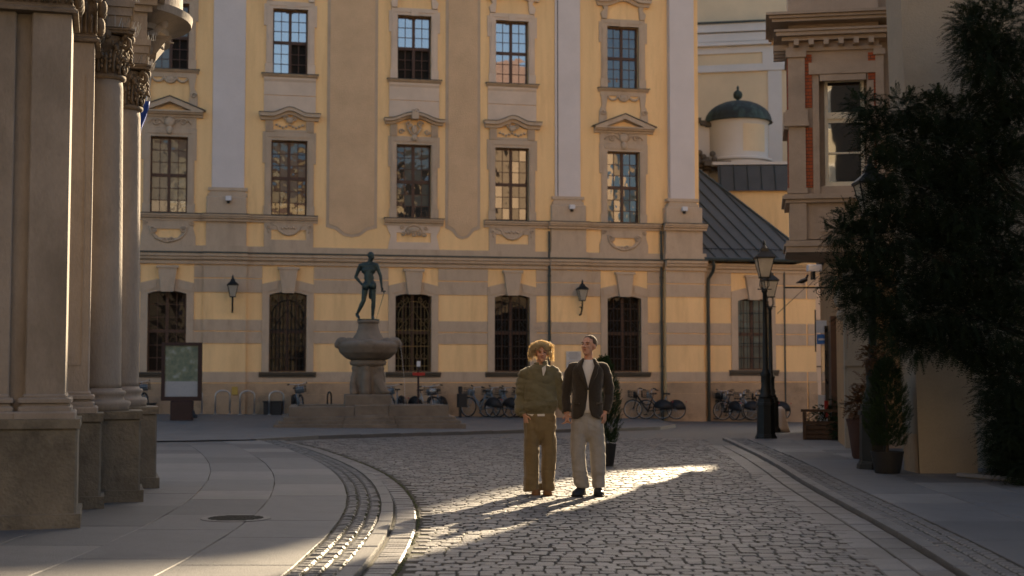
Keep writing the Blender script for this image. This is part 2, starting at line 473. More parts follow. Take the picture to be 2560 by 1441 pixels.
# ================================================================== SETTING: ground, road, pavements
KX = [(2, -1.35), (6, -1.2), (8.9, -1.09), (10.7, -1.06), (11.8, -1.06), (13.1, -1.10), (14.5, -1.18), (16.4, -1.38), (19.0, -1.78),
      (22.0, -2.43), (25.7, -3.42), (28.4, -4.25), (30.2, -5.0)]
RX = [(2, 2.6), (8.9, 3.03), (9.7, 3.11), (11.55, 3.28), (13.3, 3.41), (15.5, 3.54), (18.6, 3.74), (21.5, 4.0), (24.7, 4.28), (28.7, 4.57), (33.4, 4.9)]
def smooth_tbl(t):
    out = []
    y = t[0][0]
    while y <= t[-1][0]:
        out.append((y, sum(interp(t, min(t[-1][0], max(t[0][0], y + d))) for d in (-1.2, -.8, -.4, 0, .4, .8, 1.2)) / 7)); y += 0.4
    return out
KX = smooth_tbl(KX); RX = smooth_tbl(RX)
kx = lambda Y: interp(KX, Y)
rx = lambda Y: interp(RX, Y)
PAVE = 0.038

def sheet(name, xs, ys, zf, m, parent=None):
    mb = MB(); n = len(xs)
    mb.v = [(x, y, zf(x, y)) for y in ys for x in xs]
    mb.f = [(j * n + i, j * n + i + 1, (j + 1) * n + i + 1, (j + 1) * n + i) for j in range(len(ys) - 1) for i in range(n - 1)]
    return mb.build(name, m, parent, smooth=True)
def ribbon(name, fa, fb, ys, zf, m, nx=6, parent=None):
    mb = MB(); n = nx + 1
    for y in ys:
        a, b = fa(y), fb(y)
        for i in range(n):
            x = lerp(a, b, i / nx); mb.v.append((x, y, zf(x, y)))
    mb.f = [(j * n + i, j * n + i + 1, (j + 1) * n + i + 1, (j + 1) * n + i) for j in range(len(ys) - 1) for i in range(nx)]
    return mb.build(name, m, parent, smooth=True)
fr = lambda a, b, n: [a + (b - a) * i / n for i in range(n + 1)]
tag(sheet('ground', [-260, -90, -40] + fr(-16, 16, 16) + [40, 90, 260], [-120, -40, -12] + fr(0, 60, 30) + [90, 160, 500], lambda x, y: gz(x, y) - 0.06, 'joint'), kind='structure')
road = ribbon('road', lambda y: kx(y), lambda y: rx(y), fr(3, 30.2, 60), lambda x, y: gz(x, y) - 0.008, 'joint')
tag(road, kind='structure')
square = tag(sheet('cobbled_ground', fr(-17, 16, 24), fr(29.4, 56, 24), lambda x, y: gz(x, y) - 0.006, 'farcobble'), kind='structure')
pavl = tag(ribbon('pavement_left', lambda y: -17, lambda y: kx(y) - 0.12, fr(3, 30.4, 50), lambda x, y: gz(x, y) + PAVE - 0.012, 'joint'), kind='structure')
pavr = tag(ribbon('pavement_right', lambda y: rx(y) + 0.12, lambda y: 16, fr(3, 33.4, 50), lambda x, y: gz(x, y) + PAVE - 0.012, 'joint'), kind='structure')
# raised plaza round the fountain
EDGE = [(-17, 28.0), (-7.5, 28.6), (-5.3, 29.7), (-4.26, 31.6), (-2.6, 33.3), (-1.26, 34.7), (0.3, 36.4), (2.4, 38.2), (4.2, 40.5), (5.0, 43.5), (5.2, 50.5)]
mb = MB(); n = 9
for (x, y) in EDGE:
    yb = 50 + 0.214 * x + 0.3
    for i in range(n):
        yy = lerp(y, max(yb, y + .01), i / (n - 1)); mb.v.append((x, yy, gz(x, yy) + 0.065))
mb.f = [(j * n + i, (j + 1) * n + i, (j + 1) * n + i + 1, j * n + i + 1) for j in range(len(EDGE) - 1) for i in range(n - 1)]
plaza = tag(mb.build('paved_ground', 'slab', smooth=True), kind='structure')
ke = MB()
P = [Vector((x, y, 0)) for x, y in EDGE[2:]]
for a, b in zip(P, P[1:]):
    nseg = max(1, int((b - a).length / 0.9))
    for k in range(nseg):
        p, q = a.lerp(b, k / nseg), a.lerp(b, (k + 1) / nseg - 0.012 / (b - a).length)
        d = (q - p).normalized(); w = Vector((d.y, -d.x, 0)) * 0.16
        z0 = gz(p.x, p.y) - 0.05; z1 = gz(p.x, p.y) + 0.072
        cs = [p, q, q - w, p - w]
        o = MB().add([(c.x, c.y, z0) for c in cs] + [(c.x, c.y, z1) for c in cs], [(3, 2, 1, 0), (4, 5, 6, 7), (0, 1, 5, 4), (1, 2, 6, 5), (2, 3, 7, 6), (3, 0, 4, 7)]).build('kerb_stone', 'kerb', plaza, fix=True)

# ---- kerbs, setts, gutters, slabs
def stonebox(mb, c, hi, lo=0.05, jit=0.0, bev=0.006):
    # c: four corners (x,y) ccw, hi: top z
    cx = sum(p[0] for p in c) / 4; cy = sum(p[1] for p in c) / 4
    t = [hi + random.uniform(-jit, jit) for _ in range(4)]
    def ins(p, k):
        d = math.hypot(p[0] - cx, p[1] - cy) + 1e-6; f = max(0, 1 - k / d); return (cx + (p[0] - cx) * f, cy + (p[1] - cy) * f)
    vs = [(p[0], p[1], hi - lo) for p in c] + [(p[0], p[1], tz - bev) for p, tz in zip(c, t)] + [(*ins(p, bev * 2), tz) for p, tz in zip(c, t)]
    fs = [(i, (i + 1) % 4, 4 + (i + 1) % 4, 4 + i) for i in range(4)] + [(4 + i, 4 + (i + 1) % 4, 8 + (i + 1) % 4, 8 + i) for i in range(4)] + [(8, 9, 10, 11)]
    mb.add(vs, fs)
def ccw(c):
    a = sum(c[i][0] * c[(i + 1) % 4][1] - c[(i + 1) % 4][0] * c[i][1] for i in range(4))
    return c if a > 0 else c[::-1]
def cell(fx, o0, o1, y0, y1, shrink=0.008):
    # cell between two offsets of a kerb curve; offsets measured along x
    return ccw([(fx(y0) + o0 + shrink, y0 + shrink), (fx(y0) + o1 - shrink, y0 + shrink), (fx(y1) + o1 - shrink, y1 - shrink), (fx(y1) + o0 + shrink, y1 - shrink)])
def centred(name, m, parent, c, hi, lo, jit, bev):
    cx = sum(p[0] for p in c) / 4; cy = sum(p[1] for p in c) / 4
    b = MB(); stonebox(b, [(p[0] - cx, p[1] - cy) for p in c], 0, lo, jit, bev)
    return b.build(name, m, parent, loc=(cx, cy, hi))
for (fx, sg, pav, ymax) in ((kx, -1, pavl, 30.0), (rx, 1, pavr, 33.0)):
    y = 6.6
    while y < ymax:                       # kerb stones
        L = random.uniform(0.85, 1.15); y1 = min(y + L, ymax)
        o0, o1 = (-0.13, 0) if sg < 0 else (0, 0.13)
        centred('kerb_stone', 'kerb', pav, cell(fx, o0, o1, y, y1, 0.003), gz(fx(y), y) + PAVE + 0.004, 0.12, 0.002, 0.012)
        y = y1
    stuff = MB(); cnt = 0
    y = 6.6
    while y < ymax:                       # three rows of small setts behind the kerb
        ln = random.uniform(0.085, 0.125)
        for k in range(3):
            a = 0.135 + 0.118 * k; o0, o1 = (-(a + 0.118), -a) if sg < 0 else (a, a + 0.118)
            dy = random.uniform(-.02, .02) + 0.03 * k
            c = cell(fx, o0, o1, y + dy, y + ln + dy, 0.007)
            hz = gz(fx(y), y) + PAVE + random.uniform(-0.006, 0.003)
            if cnt < 300 and y > 9.3: centred('sett', 'sett', pav, c, hz, 0.04, 0.004, 0.012); cnt += 1
            else: stonebox(stuff, c, hz, 0.04, 0.004, 0.012)
        y += ln
    tag(stuff.build('small_setts', 'sett', pav), kind='stuff')
    # slabs in strips that follow the kerb
    nst = 10 if sg < 0 else 4
    for k in range(nst):
        wdt = 0.86
        y = 5.8 + random.uniform(0, 1.2)
        while y < ymax:
            L = random.uniform(1.1, 2.0); y1 = min(y + L, ymax)
            a = 0.495 + wdt * k; o0, o1 = (-(a + wdt), -a) if sg < 0 else (a, a + wdt)
            xm = fx(y) + (o0 + o1) / 2
            if not (sg < 0 and (xm < -12.5 or (y < 19 and xm < -5.2))) and not (sg > 0 and xm > 8):
                centred('paving_slab', random.choice(('slab', 'slab2', 'slab', 'slab3')), pav, cell(fx, o0, o1, y, y1, 0.004), gz(xm, y) + PAVE + random.uniform(-.002, .002), 0.04, 0.0015, 0.004)
            y = y1
# gutter stones along both kerbs
gst = MB(); cnt = 0
for (fx, sg, wd, rows) in ((kx, 1, 0.22, 1), (rx, -1, 0.25, 2)):
    y = 6.8
    while y < 29.5:
        ln = random.uniform(0.11, 0.16) if sg > 0 else random.uniform(0.45, 0.8)
        for r in range(rows):
            a = 0.012 + r * (wd + 0.01); o0, o1 = (a, a + wd) if sg > 0 else (-(a + wd), -a)
            c = cell(fx, o0, o1, y, y + ln, 0.006)
            hz = gz(fx(y), y) + 0.0 + random.uniform(-.003, .003)
            if cnt < 240 and y > 9.3: centred('gutter_stone', random.choice(('cobbleA', 'cobbleB')), road, c, hz, 0.03, 0.003, 0.01); cnt += 1
            else: stonebox(gst, c, hz, 0.03, 0.003, 0.01)
        y += ln
tag(gst.build('gutter_stones', 'cobbleA', road), kind='stuff')
# moss in the gutter joint
ms = MB()
for i in range(900):
    y = 9 + 21 * random.random() ** 1.6
    x = kx(y) + 0.245 + random.gauss(0, 0.006)
    if noise.noise(Vector((y * 0.9, 3, 0))) < -0.25: continue
    r = random.uniform(0.006, 0.02)
    ms.ell((x, y, gz(x, y) - 0.012), (r * .8, r * 1.3, 0.014), 5, 3)
for i in range(500):
    y = 9 + 8 * random.random() ** 1.4
    x = kx(y) - 0.155 - 0.118 * random.choice((0, 1, 2, 3)) + random.gauss(0, .006)
    r = random.uniform(0.005, 0.014)
    ms.ell((x, y, PAVE - 0.012), (r, r * 1.3, 0.012), 5, 3)
tag(ms.build('moss', 'moss'), 'thin green moss growing in the joints by the curved kerb', 'moss', kind='stuff')
# cobbles: rows across the street
def cobble(mb, cx, cy, w, d, hz, rz, jit=0.003):
    hw, hd = w / 2, d / 2; c = min(hw, hd) * 0.32
    o = [(-hw + c, -hd), (hw - c, -hd), (hw, -hd + c), (hw, hd - c), (hw - c, hd), (-hw + c, hd), (-hw, hd - c), (-hw, -hd + c)]
    o = [(x + random.uniform(-.004, .004), y + random.uniform(-.004, .004)) for x, y in o]
    ca, sa = math.cos(rz), math.sin(rz); ta, tb = random.uniform(-.02, .02), random.uniform(-.02, .02)
    vs = []
    for f, z in ((1, -0.03), (0.995, -0.006), (0.945, 0.0)):
        for x, y in o:
            x2, y2 = x * f, y * f
            vs.append((cx + x2 * ca - y2 * sa, cy + x2 * sa + y2 * ca, hz + z + ta * x2 + tb * y2))
    fs = [(r * 8 + i, r * 8 + (i + 1) % 8, r * 8 + 8 + (i + 1) % 8, r * 8 + 8 + i) for r in range(2) for i in range(8)]
    vs.append((cx, cy, hz + 0.0015)); fs += [(16 + i, 16 + (i + 1) % 8, 24) for i in range(8)]
    mb.add(vs, fs)
COBV = []
for i in range(12):
    b = MB(); cobble(b, 0, 0, 0.165, 0.118, 0, 0)
    COBV.append(b.mesh('cobblestone', ('cobbleA', 'cobbleB', 'cobbleC')[i % 3], smooth=False))
cst = [MB(), MB(), MB()]; cnt = 0
y = 7.4; row = 0
while y < 33.5:
    d = random.uniform(0.118, 0.142)
    x = kx(min(y, 30.2)) + 0.262 + random.uniform(0, .04) + (0.08 if row % 2 else 0)
    xe = rx(min(y, 33.4)) - 0.53
    ph = random.uniform(0, 6)
    while x < xe:
        w = random.uniform(0.10, 0.155)
        gap = random.uniform(0.006, 0.022)
        cx = x + w / 2; cy = y + d / 2 + 0.03 * math.sin(cx * 0.9 + y * 0.3) + 0.012 * math.sin(cx * 3.1 + ph)
        ok = True
        if y > 29.5:
            ex = interp([(b, a) for a, b in EDGE[2:]], y); ok = cx > ex + .25
        if ok:
            hz = gz(cx, cy) + random.uniform(-0.006, 0.004)
            sx, sy = w / 0.165, (d - random.uniform(0.001, 0.006)) / 0.118
            inside = abs(cx) < cy * 0.37
            if cnt < 300 and inside and y > 9.85:
                inst('cobblestone', random.choice(COBV), road, (cx, cy, hz), random.uniform(-.03, .03) + (math.pi if random.random() < .5 else 0), (sx, sy, 1)); cnt += 1
            else:
                cobble(random.choice(cst), cx, cy, w, sy * 0.118, hz, random.uniform(-.03, .03))
        x += w + gap
    y += d; row += 1
for b, m in zip(cst, ('cobbleA', 'cobbleB', 'cobbleC')):
    tag(b.build('cobblestones', m, road), kind='stuff')
# manhole cover in the left pavement
mh = thing('manhole_cover', 'round iron manhole cover set in the paving slabs', 'manhole', (-2.62, 13.6, PAVE + 0.004))
MB().lathe([(0.33, -0.01), (0.33, 0.004), (0.29, 0.004)], seg=32).build('rim', 'kerb', mh)
b = MB().lathe([(0.285, -0.01), (0.285, 0.002), (0.0, 0.003)], seg=32)
for k in range(-4, 5):
    w = math.sqrt(max(0, 0.26 ** 2 - (k * .055) ** 2)); b.box(-w, w, k * .055 - .008, k * .055 + .008, 0.002, 0.008)
b.build('lid', 'iron', mh)

# ================================================================== UNIVERSITY BUILDING
TH = R(12.1); Y0 = 50.0
def FW(s, z, d=0.0):            # point on the facade: along, up, out towards the square
    return Vector((s * math.cos(TH) + d * math.sin(TH), Y0 + s * math.sin(TH) - d * math.cos(TH), z))
uni = thing('university_building', 'long three storey yellow baroque building with white pilasters behind the square', 'building', (0, Y0, 0), TH)
CS = {'a': -11.8, 'b': -7.8, 'c': -3.5, 'd': 0.0, 'e': 4.1}
W1, W2, W3 = (1.43, 4.16), (6.77, 9.34), (11.63, 13.90)
def wall_mesh(s0, s1, z0, z1, ops, depth=0.34):
    ss = sorted({s0, s1} | {o[0] for o in ops} | {o[1] for o in ops}); zs = sorted({z0, z1} | {o[2] for o in ops} | {o[3] for o in ops})
    mb = MB()
    for i in range(len(ss) - 1):
        for j in range(len(zs) - 1):
            a, b, c, d = ss[i], ss[i + 1], zs[j], zs[j + 1]; ms_, mz = (a + b) / 2, (c + d) / 2
            if any(o[0] < ms_ < o[1] and o[2] < mz < o[3] for o in ops): continue
            mb.add([(a, 0, c), (b, 0, c), (b, 0, d), (a, 0, d)], [(0, 1, 2, 3)])
    for a, b, c, d in ops:
        mb.add([(a, 0, c), (a, 0, d), (a, depth, d), (a, depth, c)], [(0, 1, 2, 3)])
        mb.add([(b, 0, c), (b, depth, c), (b, depth, d), (b, 0, d)], [(0, 1, 2, 3)])
        mb.add([(a, 0, d), (b, 0, d), (b, depth, d), (a, depth, d)], [(0, 1, 2, 3)])
        mb.add([(a, 0, c), (a, depth, c), (b, depth, c), (b, 0, c)], [(0, 1, 2, 3)])
    return mb
ops = []
for k, s in CS.items():
    ops += [(s - .63, s + .63, *W1), (s - .61, s + .61, *W2), (s - .595, s + .595, *W3)]
SE = 6.95
w = wall_mesh(-24, SE, -0.7, 17.2, ops)
w.add([(SE, 0, -.7), (SE, 14, -.7), (SE, 14, 17.2), (SE, 0, 17.2)], [(0, 1, 2, 3)])
w.add([(-24, 14, -.7), (-24, 0, -.7), (-24, 0, 17.2), (-24, 14, 17.2)], [(0, 1, 2, 3)])
w.add([(-24, 14, -.7), (SE, 14, -.7), (SE, 14, 17.2), (-24, 14, 17.2)], [(3, 2, 1, 0)])
w.build('wall', 'yellow', uni)
# ---- windows
WC = {}
def win_meshes(w, h, rows, split=0.5, cols=2, mt=0.026):
    key = (w, h, rows, split, cols)
    if key in WC: return WC[key]
    fo, mu, tr = 0.055, 0.10, 0.11
    b = MB(); hw = w / 2
    b.box(-hw, -hw + fo, 0, .07, 0, h); b.box(hw - fo, hw, 0, .07, 0, h)
    b.box(-hw + fo, hw - fo, 0, .07, 0, fo); b.box(-hw + fo, hw - fo, 0, .07, h - fo, h)
    b.box(-mu / 2, mu / 2, -.012, .07, fo, h - fo)
    zt = h * split
    b.box(-hw + fo, -mu / 2, -.008, .07, zt - tr / 2, zt + tr / 2); b.box(mu / 2, hw - fo, -.008, .07, zt - tr / 2, zt + tr / 2)
    cells = []
    lw = hw - fo - mu / 2
    for (z0, z1) in ((fo, zt - tr / 2), (zt + tr / 2, h - fo)):
        for x0 in (-hw + fo, mu / 2):
            pw = (lw - mt * (cols - 1)) / cols; ph = (z1 - z0 - mt * (rows - 1)) / rows
            for c in range(cols - 1):
                xx = x0 + pw * (c + 1) + mt * c; b.box(xx, xx + mt, .015, .05, z0, z1)
            for r in range(rows - 1):
                zz = z0 + ph * (r + 1) + mt * r
                for c in range(cols):
                    xx = x0 + (pw + mt) * c; b.box(xx, xx + pw, .018, .047, zz, zz + mt)
            for r in range(rows):
                for c in range(cols):
                    cells.append((x0 + (pw + mt) * c + pw / 2, z0 + (ph + mt) * r + ph / 2, pw, ph, 0 if z0 == fo else 1, 0 if x0 < 0 else 1, r))
    pm = {}
    WC[key] = (b.mesh('window', 'wood'), cells, pm)
    return WC[key]
def pane_mesh(pm, pw, ph, m):
    k = (round(pw, 3), round(ph, 3), m)
    if k not in pm: pm[k] = MB().box(-pw / 2, pw / 2, 0, .008, -ph / 2, ph / 2).mesh('pane', m)
    return pm[k]
def window(parent, s, z0, h, w, rows, fn, split=0.5, y=0.2, cols=2, frame='wood'):
    me, cells, pm = win_meshes(w, h, rows, split, cols)
    if frame != 'wood':
        me = me.copy(); me.materials.clear(); me.materials.append(MATS[frame])
    o = inst('window', me, parent, (s, y, z0))
    for (cx, cz, pw, ph, up, rt, r) in cells:
        m = fn(up, rt, r)
        if m is None: continue
        inst('pane', pane_mesh(pm, pw, ph, m), o, (cx, .028, cz))
    return o
rng = random.Random(3)
def fn3(openset, m='glasssky'):
    return lambda up, rt, r: None if (up, rt) in openset else m
def fn2(kind):
    def f(up, rt, r):
        if kind == 'curtain': return 'glassdark' if (up == 0 and r == 0) else 'glasscurtain'
        if kind == 'mix': return rng.choice(('glasscurtain', 'glasscurtain', 'glasswarm')) if not (up == 0 and r == 0) else 'glassdark'
        return rng.choice(('glasswarm', 'glasswarm', 'glassdark'))
    return f
def curl(mb, cx, cz, r, turns=1.6, sg=1, y=-.05, th=0.028, a0=0.0, n=16):
    pts = []; rr = []
    for i in range(n + 1):
        t = i / n; a = a0 + sg * turns * 2 * math.pi * t; q = r * (1 - 0.75 * t)
        pts.append((cx + q * math.cos(a), y - .02 * t, cz + q * math.sin(a))); rr.append(th * (1 - 0.4 * t))
    mb.tube(pts, rr, 5)
def wave(mb, pts, y=-.05, th=0.03):
    mb.tube([(x, y, z) for x, z in pts], [th * (0.6 + 0.4 * math.sin(math.pi * i / (len(pts) - 1))) for i in range(len(pts))], 5)
def arc(cx, cz, r, a0, a1, n=10, sx=1.0): return [(cx + sx * r * math.cos(R(lerp(a0, a1, i / n))), cz + r * math.sin(R(lerp(a0, a1, i / n)))) for i in range(n + 1)]
def sillmold(b, x0, x1, z0, z1, out, y=0.0):
    h = z1 - z0
    b.mold(x0, x1, [(y, z0), (y - out * .35, z0), (y - out * .4, z0 + h * .3), (y - out * .75, z0 + h * .45), (y - out * .8, z0 + h * .65), (y - out, z0 + h * .75), (y - out, z1), (y, z1)])
def hump(x, half, rise, flat=0.0):
    t = max(0, 1 - max(0, abs(x) - flat) / half); return rise * (3 * t * t - 2 * t * t * t)
def hood_hump(b, fl, s, hw, z0, z1, out, half, rise, flat=0.0, n=28):
    xs = [-hw + 2 * hw * i / n for i in range(n + 1)]
    low = [(s + x * .93, z0 + hump(x, half, rise, flat)) for x in xs]; mid = [(s + x * .97, (z0 + z1) / 2 + hump(x, half, rise, flat)) for x in xs]; up = [(s + x, z1 + hump(x, half, rise, flat)) for x in xs]
    b.xz(low + mid[::-1], -out * .55, 0); b.xz(mid + up[::-1], -out, 0)
    t = 0.022
    fl.xz([(x, z + .001) for x, z in up] + [(x, z + t) for x, z in up[::-1]], -out - .02, 0)
bandz = [(4.60, 5.03, 'grey'), (4.11, 4.57, 'grey'), (2.815, 3.19, 'grey'), (2.39, 2.785, 'grey'), (1.075, 1.43, 'grey'), (0.655, 1.045, 'plinth'), (-0.65, 0.655, 'plinth')]
for k, s in CS.items():
    # ---------------- ground floor
    gm = 'glassground'
    g = window(uni, s, W1[0], W1[1] - W1[0], 1.26, 3, lambda u, r_, q: gm, y=0.24)
    b = MB()
    inner = [(s - .63, 1.43), (s - .63, 4.04)] + [(s + .63 * math.sin(R(a)) / math.sin(R(45)), 4.04 + .105 * (math.cos(R(a)) - math.cos(R(45))) / (1 - math.cos(R(45)))) for a in (-30, -15, 0, 15, 30)] + [(s + .63, 4.04), (s + .63, 1.43)]
    outer = [(s + .87, 1.43), (s + .87, 4.40), (s + .35, 4.53), (s - .35, 4.53), (s - .87, 4.40), (s - .87, 1.43)]
    b.xz(inner[::-1] + outer[::-1], -.06, 0.2)
    sur = b.build('surround', 'grey', g, loc=(-s, -.24, -W1[0]), fix=True)
    for pts in ([(s - .80, 4.10), (s - .80, 4.36), (s - .36, 4.47), (s - .36, 4.24)], [(s + .80, 4.10), (s + .36, 4.24), (s + .36, 4.47), (s + .80, 4.36)]):
        MB().xz(pts, -.085, -.06).build('ear', 'grey', g, loc=(-s, -.24, -W1[0]), fix=True)
    b = MB(); b.xz([(s - .2, 4.10), (s + .2, 4.10), (s + .31, 4.90), (s - .31, 4.90)], -.2, 0); b.box(s - .36, s + .36, -.23, 0, 4.90, 4.985)
    b.build('keystone', 'grey', g, loc=(-s, -.24, -W1[0]), fix=True)
    b = MB(); sillmold(b, s - .96, s + .96, 1.24, 1.425, .17); b.build('sill', 'darkstone', g, loc=(-s, -.24, -W1[0]))
    # iron grille
    if k in 'bcde':
        gr = MB(); y = -.03; m = 'ironlit' if k == 'c' else 'iron'
        for i in range(9):
            x = s - .52 + 1.04 * i / 8
            gr.tube([(x, y, 1.46), (x, y, 3.45 + .42 * (1 - ((x - s) / .55) ** 2))], .011, 4)
        for z in (1.62, 2.3, 2.85): gr.box(s - .62, s + .62, y - .012, y + .012, z, z + .022)
        gr.tube([(x, y, z) for x, z in arc(s, 3.35, .52, 0, 180, 14)], .014, 4)
        gr.tube([(s - .5, y, 2.9), (s, y, 3.55), (s + .5, y, 2.9)], .014, 4)
        for sg in (-1, 1):
            for (cx, cz, r_) in ((.45, 3.75, .14), (.25, 3.92, .1), (.5, 3.2, .09), (.38, 2.5, .12), (.18, 2.55, .1), (.4, 1.95, .13), (.16, 1.95, .1), (.3, 3.1, .1)):
                curl(gr, s + sg * cx, cz, r_, 1.4, sg, y, .010, R(90), 12)
        for i in range(9): gr.ell((s - .52 + 1.04 * i / 8, y, 2.9), (.024, .02, .04), 5, 4)
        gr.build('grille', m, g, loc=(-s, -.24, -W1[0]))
    # ---------------- first floor
    kind = {'a': 'curtain', 'b': 'mix', 'c': 'mix', 'd': 'warm', 'e': 'warm'}[k]
    g = window(uni, s, W2[0], W2[1] - W2[0], 1.22, 3, fn2(kind))
    off = (-s, -.2, -W2[0])
    b = MB()
    for sg in (-1, 1):
        xs = sorted((s + sg * .61, s + sg * .83)); b.box(xs[0], xs[1], -.06, .1, 6.75, 9.34)
        xs = sorted((s + sg * .66, s + sg * .78)); b.box(xs[0], xs[1], -.085, -.06, 7.1, 9.3)
        xs = sorted((s + sg * .832, s + sg * .90)); b.box(xs[0], xs[1], -.05, 0, 8.55, 9.62)
        xs = sorted((s + sg * .60, s + sg * .86)); b.box(xs[0], xs[1], -.075, -.06, 6.75, 7.08)
    b.box(s - .83, s + .83, -.06, .1, 9.34, 9.62); b.box(s - .72, s + .72, -.085, -.06, 9.44, 9.56)
    b.build('surround', 'grey', g, loc=off)
    b = MB(); fl = MB()
    if k in 'ae':
        b.box(s - .88, s + .88, -.05, 0, 9.625, 10.0)
        sillmold(b, s - 1.1, s + 1.1, 10.0, 10.2, .3)
        t = [(s - 1.14, 10.2), (s + 1.14, 10.2), (s, 10.64)]
        b.xz([(s - 1.14, 10.2), (s - .72, 10.2), (s, 10.49), (s + .72, 10.2), (s + 1.14, 10.2), (s, 10.66)], -.3, 0)
        b.xz([(s - .82, 10.2), (s + .82, 10.2), (s, 10.5)], -.02, 0)
        for sg in (-1, 1):
            fl.xz([(s + sg * 1.17, 10.205), (s, 10.665), (s, 10.695), (s + sg * 1.19, 10.228)][::sg], -.33, 0)
        ty = MB().xz([(s - .55, 10.22), (s + .55, 10.22), (s, 10.43)], -.05, -.02).build('tympanum', 'yellow', g, loc=off, fix=True)
    elif k in 'bd':
        for sg in (-1, 1):
            xs = sorted((s + sg * .56, s + sg * .82)); b.box(xs[0], xs[1], -.09, 0, 9.625, 10.02)
            for q in range(3): b.box(xs[0] + .04 + q * .07, xs[0] + .075 + q * .07, -.115, -.09, 9.66, 9.98)
        b.box(s - .56, s + .56, -.06, 0, 9.625, 9.70)
        hood_hump(b, fl, s, 1.05, 10.02, 10.25, .28, .62, .2)
    else:
        for sg in (-1, 1):
            xs = sorted((s + sg * .60, s + sg * .84)); b.box(xs[0], xs[1], -.09, 0, 9.625, 10.05)
            for q in range(3): b.box(xs[0] + .035 + q * .07, xs[0] + .07 + q * .07, -.115, -.09, 9.66, 10.0)
        hood_hump(b, fl, s, 1.07, 10.03, 10.2, .30, .8, .22, .12)
        b.box(s - .12, s + .12, -.36, 0, 10.2, 10.44)
    b.build('hood', 'grey', g, loc=off, fix=True)
    fl.build('flashing', 'flash', g, loc=off, fix=True)
    oo = MB()
    if k in 'ae':
        for sg in (-1, 1): curl(oo, s + sg * .45, 9.83, .12, 1.3, sg, -.08, .03); wave(oo, arc(s + sg * .45, 9.66, .28, 20, 160), -.08, .03)
        oo.ell((s, -.1, 9.82), (.17, .07, .17)); oo.ell((s, -.13, 9.55), (.11, .06, .14)); curl(oo, s - .12, 9.95, .1, 1, 1, -.1); curl(oo, s + .12, 9.95, .1, 1, -1, -.1)
    elif k in 'bd':
        oo.ell((s, -.12, 10.02), (.13, .06, .11)); curl(oo, s - .14, 10.1, .09, 1.2, 1, -.12); curl(oo, s + .14, 10.1, .09, 1.2, -1, -.12)
        for i in range(9):
            x = -.44 + .11 * i; oo.ell((s + x, -.06, 9.86 - .09 * math.sin(math.pi * ((i % 4) / 4)) + (.02 if i % 2 else 0)), (.05, .04, .045), 6, 5)
    else:
        for sg in (-1, 1):
            curl(oo, s + sg * .2, 10.05, .11, 1.3, sg, -.1, .035); curl(oo, s + sg * .45, 9.78, .1, 1.3, -sg, -.08, .03)
            wave(oo, [(s + sg * .1, 10.05), (s + sg * .24, 9.92), (s + sg * .14, 9.75), (s + sg * .05, 9.66)], -.1, .045)
            curl(oo, s + sg * .06, 10.5, .07, 1, sg, -.3, .03)
        oo.ell((s, -.1, 9.85), (.1, .06, .16)); oo.ell((s, -.14, 9.57), (.1, .06, .12))
    tag(oo.build('ornament', 'grey', g, smooth=True, loc=off), kind='stuff')
    if k == 'c':
        b = MB(); sillmold(b, s - 1.03, s + 1.03, 6.5, 6.73, .22); b.build('sill', 'grey', g, loc=off)
        MB().box(s - 1.06, s + 1.06, -.25, 0, 6.731, 6.755).build('flashing', 'flash', g, loc=off)
    # apron
    b = MB(); oo = MB()
    if k in 'bd':
        b.box(s - .83, s - .59, -.05, 0, 5.675, 6.5); b.box(s + .59, s + .83, -.05, 0, 5.675, 6.5); b.box(s - .59, s + .59, -.05, 0, 5.675, 5.92)
        b.xz([(s - .59, 6.5), (s - .59, 6.26), (s - .36, 6.26), (s - .2, 6.14), (s, 6.08), (s + .2, 6.14), (s + .36, 6.26), (s + .59, 6.26), (s + .59, 6.5)], -.05, 0)
        wave(oo, [(s - .62, 6.47), (s - .4, 6.4), (s - .34, 6.25), (s - .18, 6.12), (s, 6.08), (s + .18, 6.12), (s + .34, 6.25), (s + .4, 6.4), (s + .62, 6.47)], -.06, .03)
        for i in range(7): oo.ell((s - .21 + .07 * i, -.06, 6.32 + .03 * (i % 2)), (.05, .03, .05), 6, 4)
        for sg in (-1, 1): curl(oo, s + sg * .7, 6.36, .07, 1.2, sg, -.06, .022); wave(oo, [(s + sg * .7, 6.3), (s + sg * .68, 6.15)], -.06, .03)
    elif k == 'c':
        pts = [(s - .95, 6.5), (s - .90, 6.35), (s - .80, 6.15), (s - .86, 5.9), (s - .9, 5.675)]
        b.xz(pts + [(s - .6, 5.675), (s - .6, 6.5)], -.05, 0); b.xz([(2 * s - x, z) for x, z in pts][::-1] + [(s + .6, 6.5), (s + .6, 5.675)], -.05, 0)
        b.box(s - .6, s + .6, -.05, 0, 5.675, 5.92); b.box(s - .6, s + .6, -.05, 0, 6.25, 6.5)
        for i in range(5): curl(oo, s - .36 + .18 * i, 6.2 + .03 * (i % 2), .075, 1.3, 1 if i < 2 else -1, -.07, .028)
        wave(oo, arc(s, 6.22, .3, 10, 170, 10), -.07, .04); curl(oo, s - .42, 6.42, .07, 1.2, 1, -.07); curl(oo, s + .42, 6.42, .07, 1.2, -1, -.07); oo.ell((s, -.08, 6.36), (.22, .04, .09))
    else:
        pts = [(s - .83, 6.5), (s - .82, 6.2), (s - .9, 5.95), (s - .9, 5.675)]
        out = pts + [(2 * s - x, z) for x, z in pts[::-1]]
        inn = [(s + .42, 6.2), (s + .42, 6.05), (s + .3, 5.92), (s - .3, 5.92), (s - .42, 6.05), (s - .42, 6.2)]
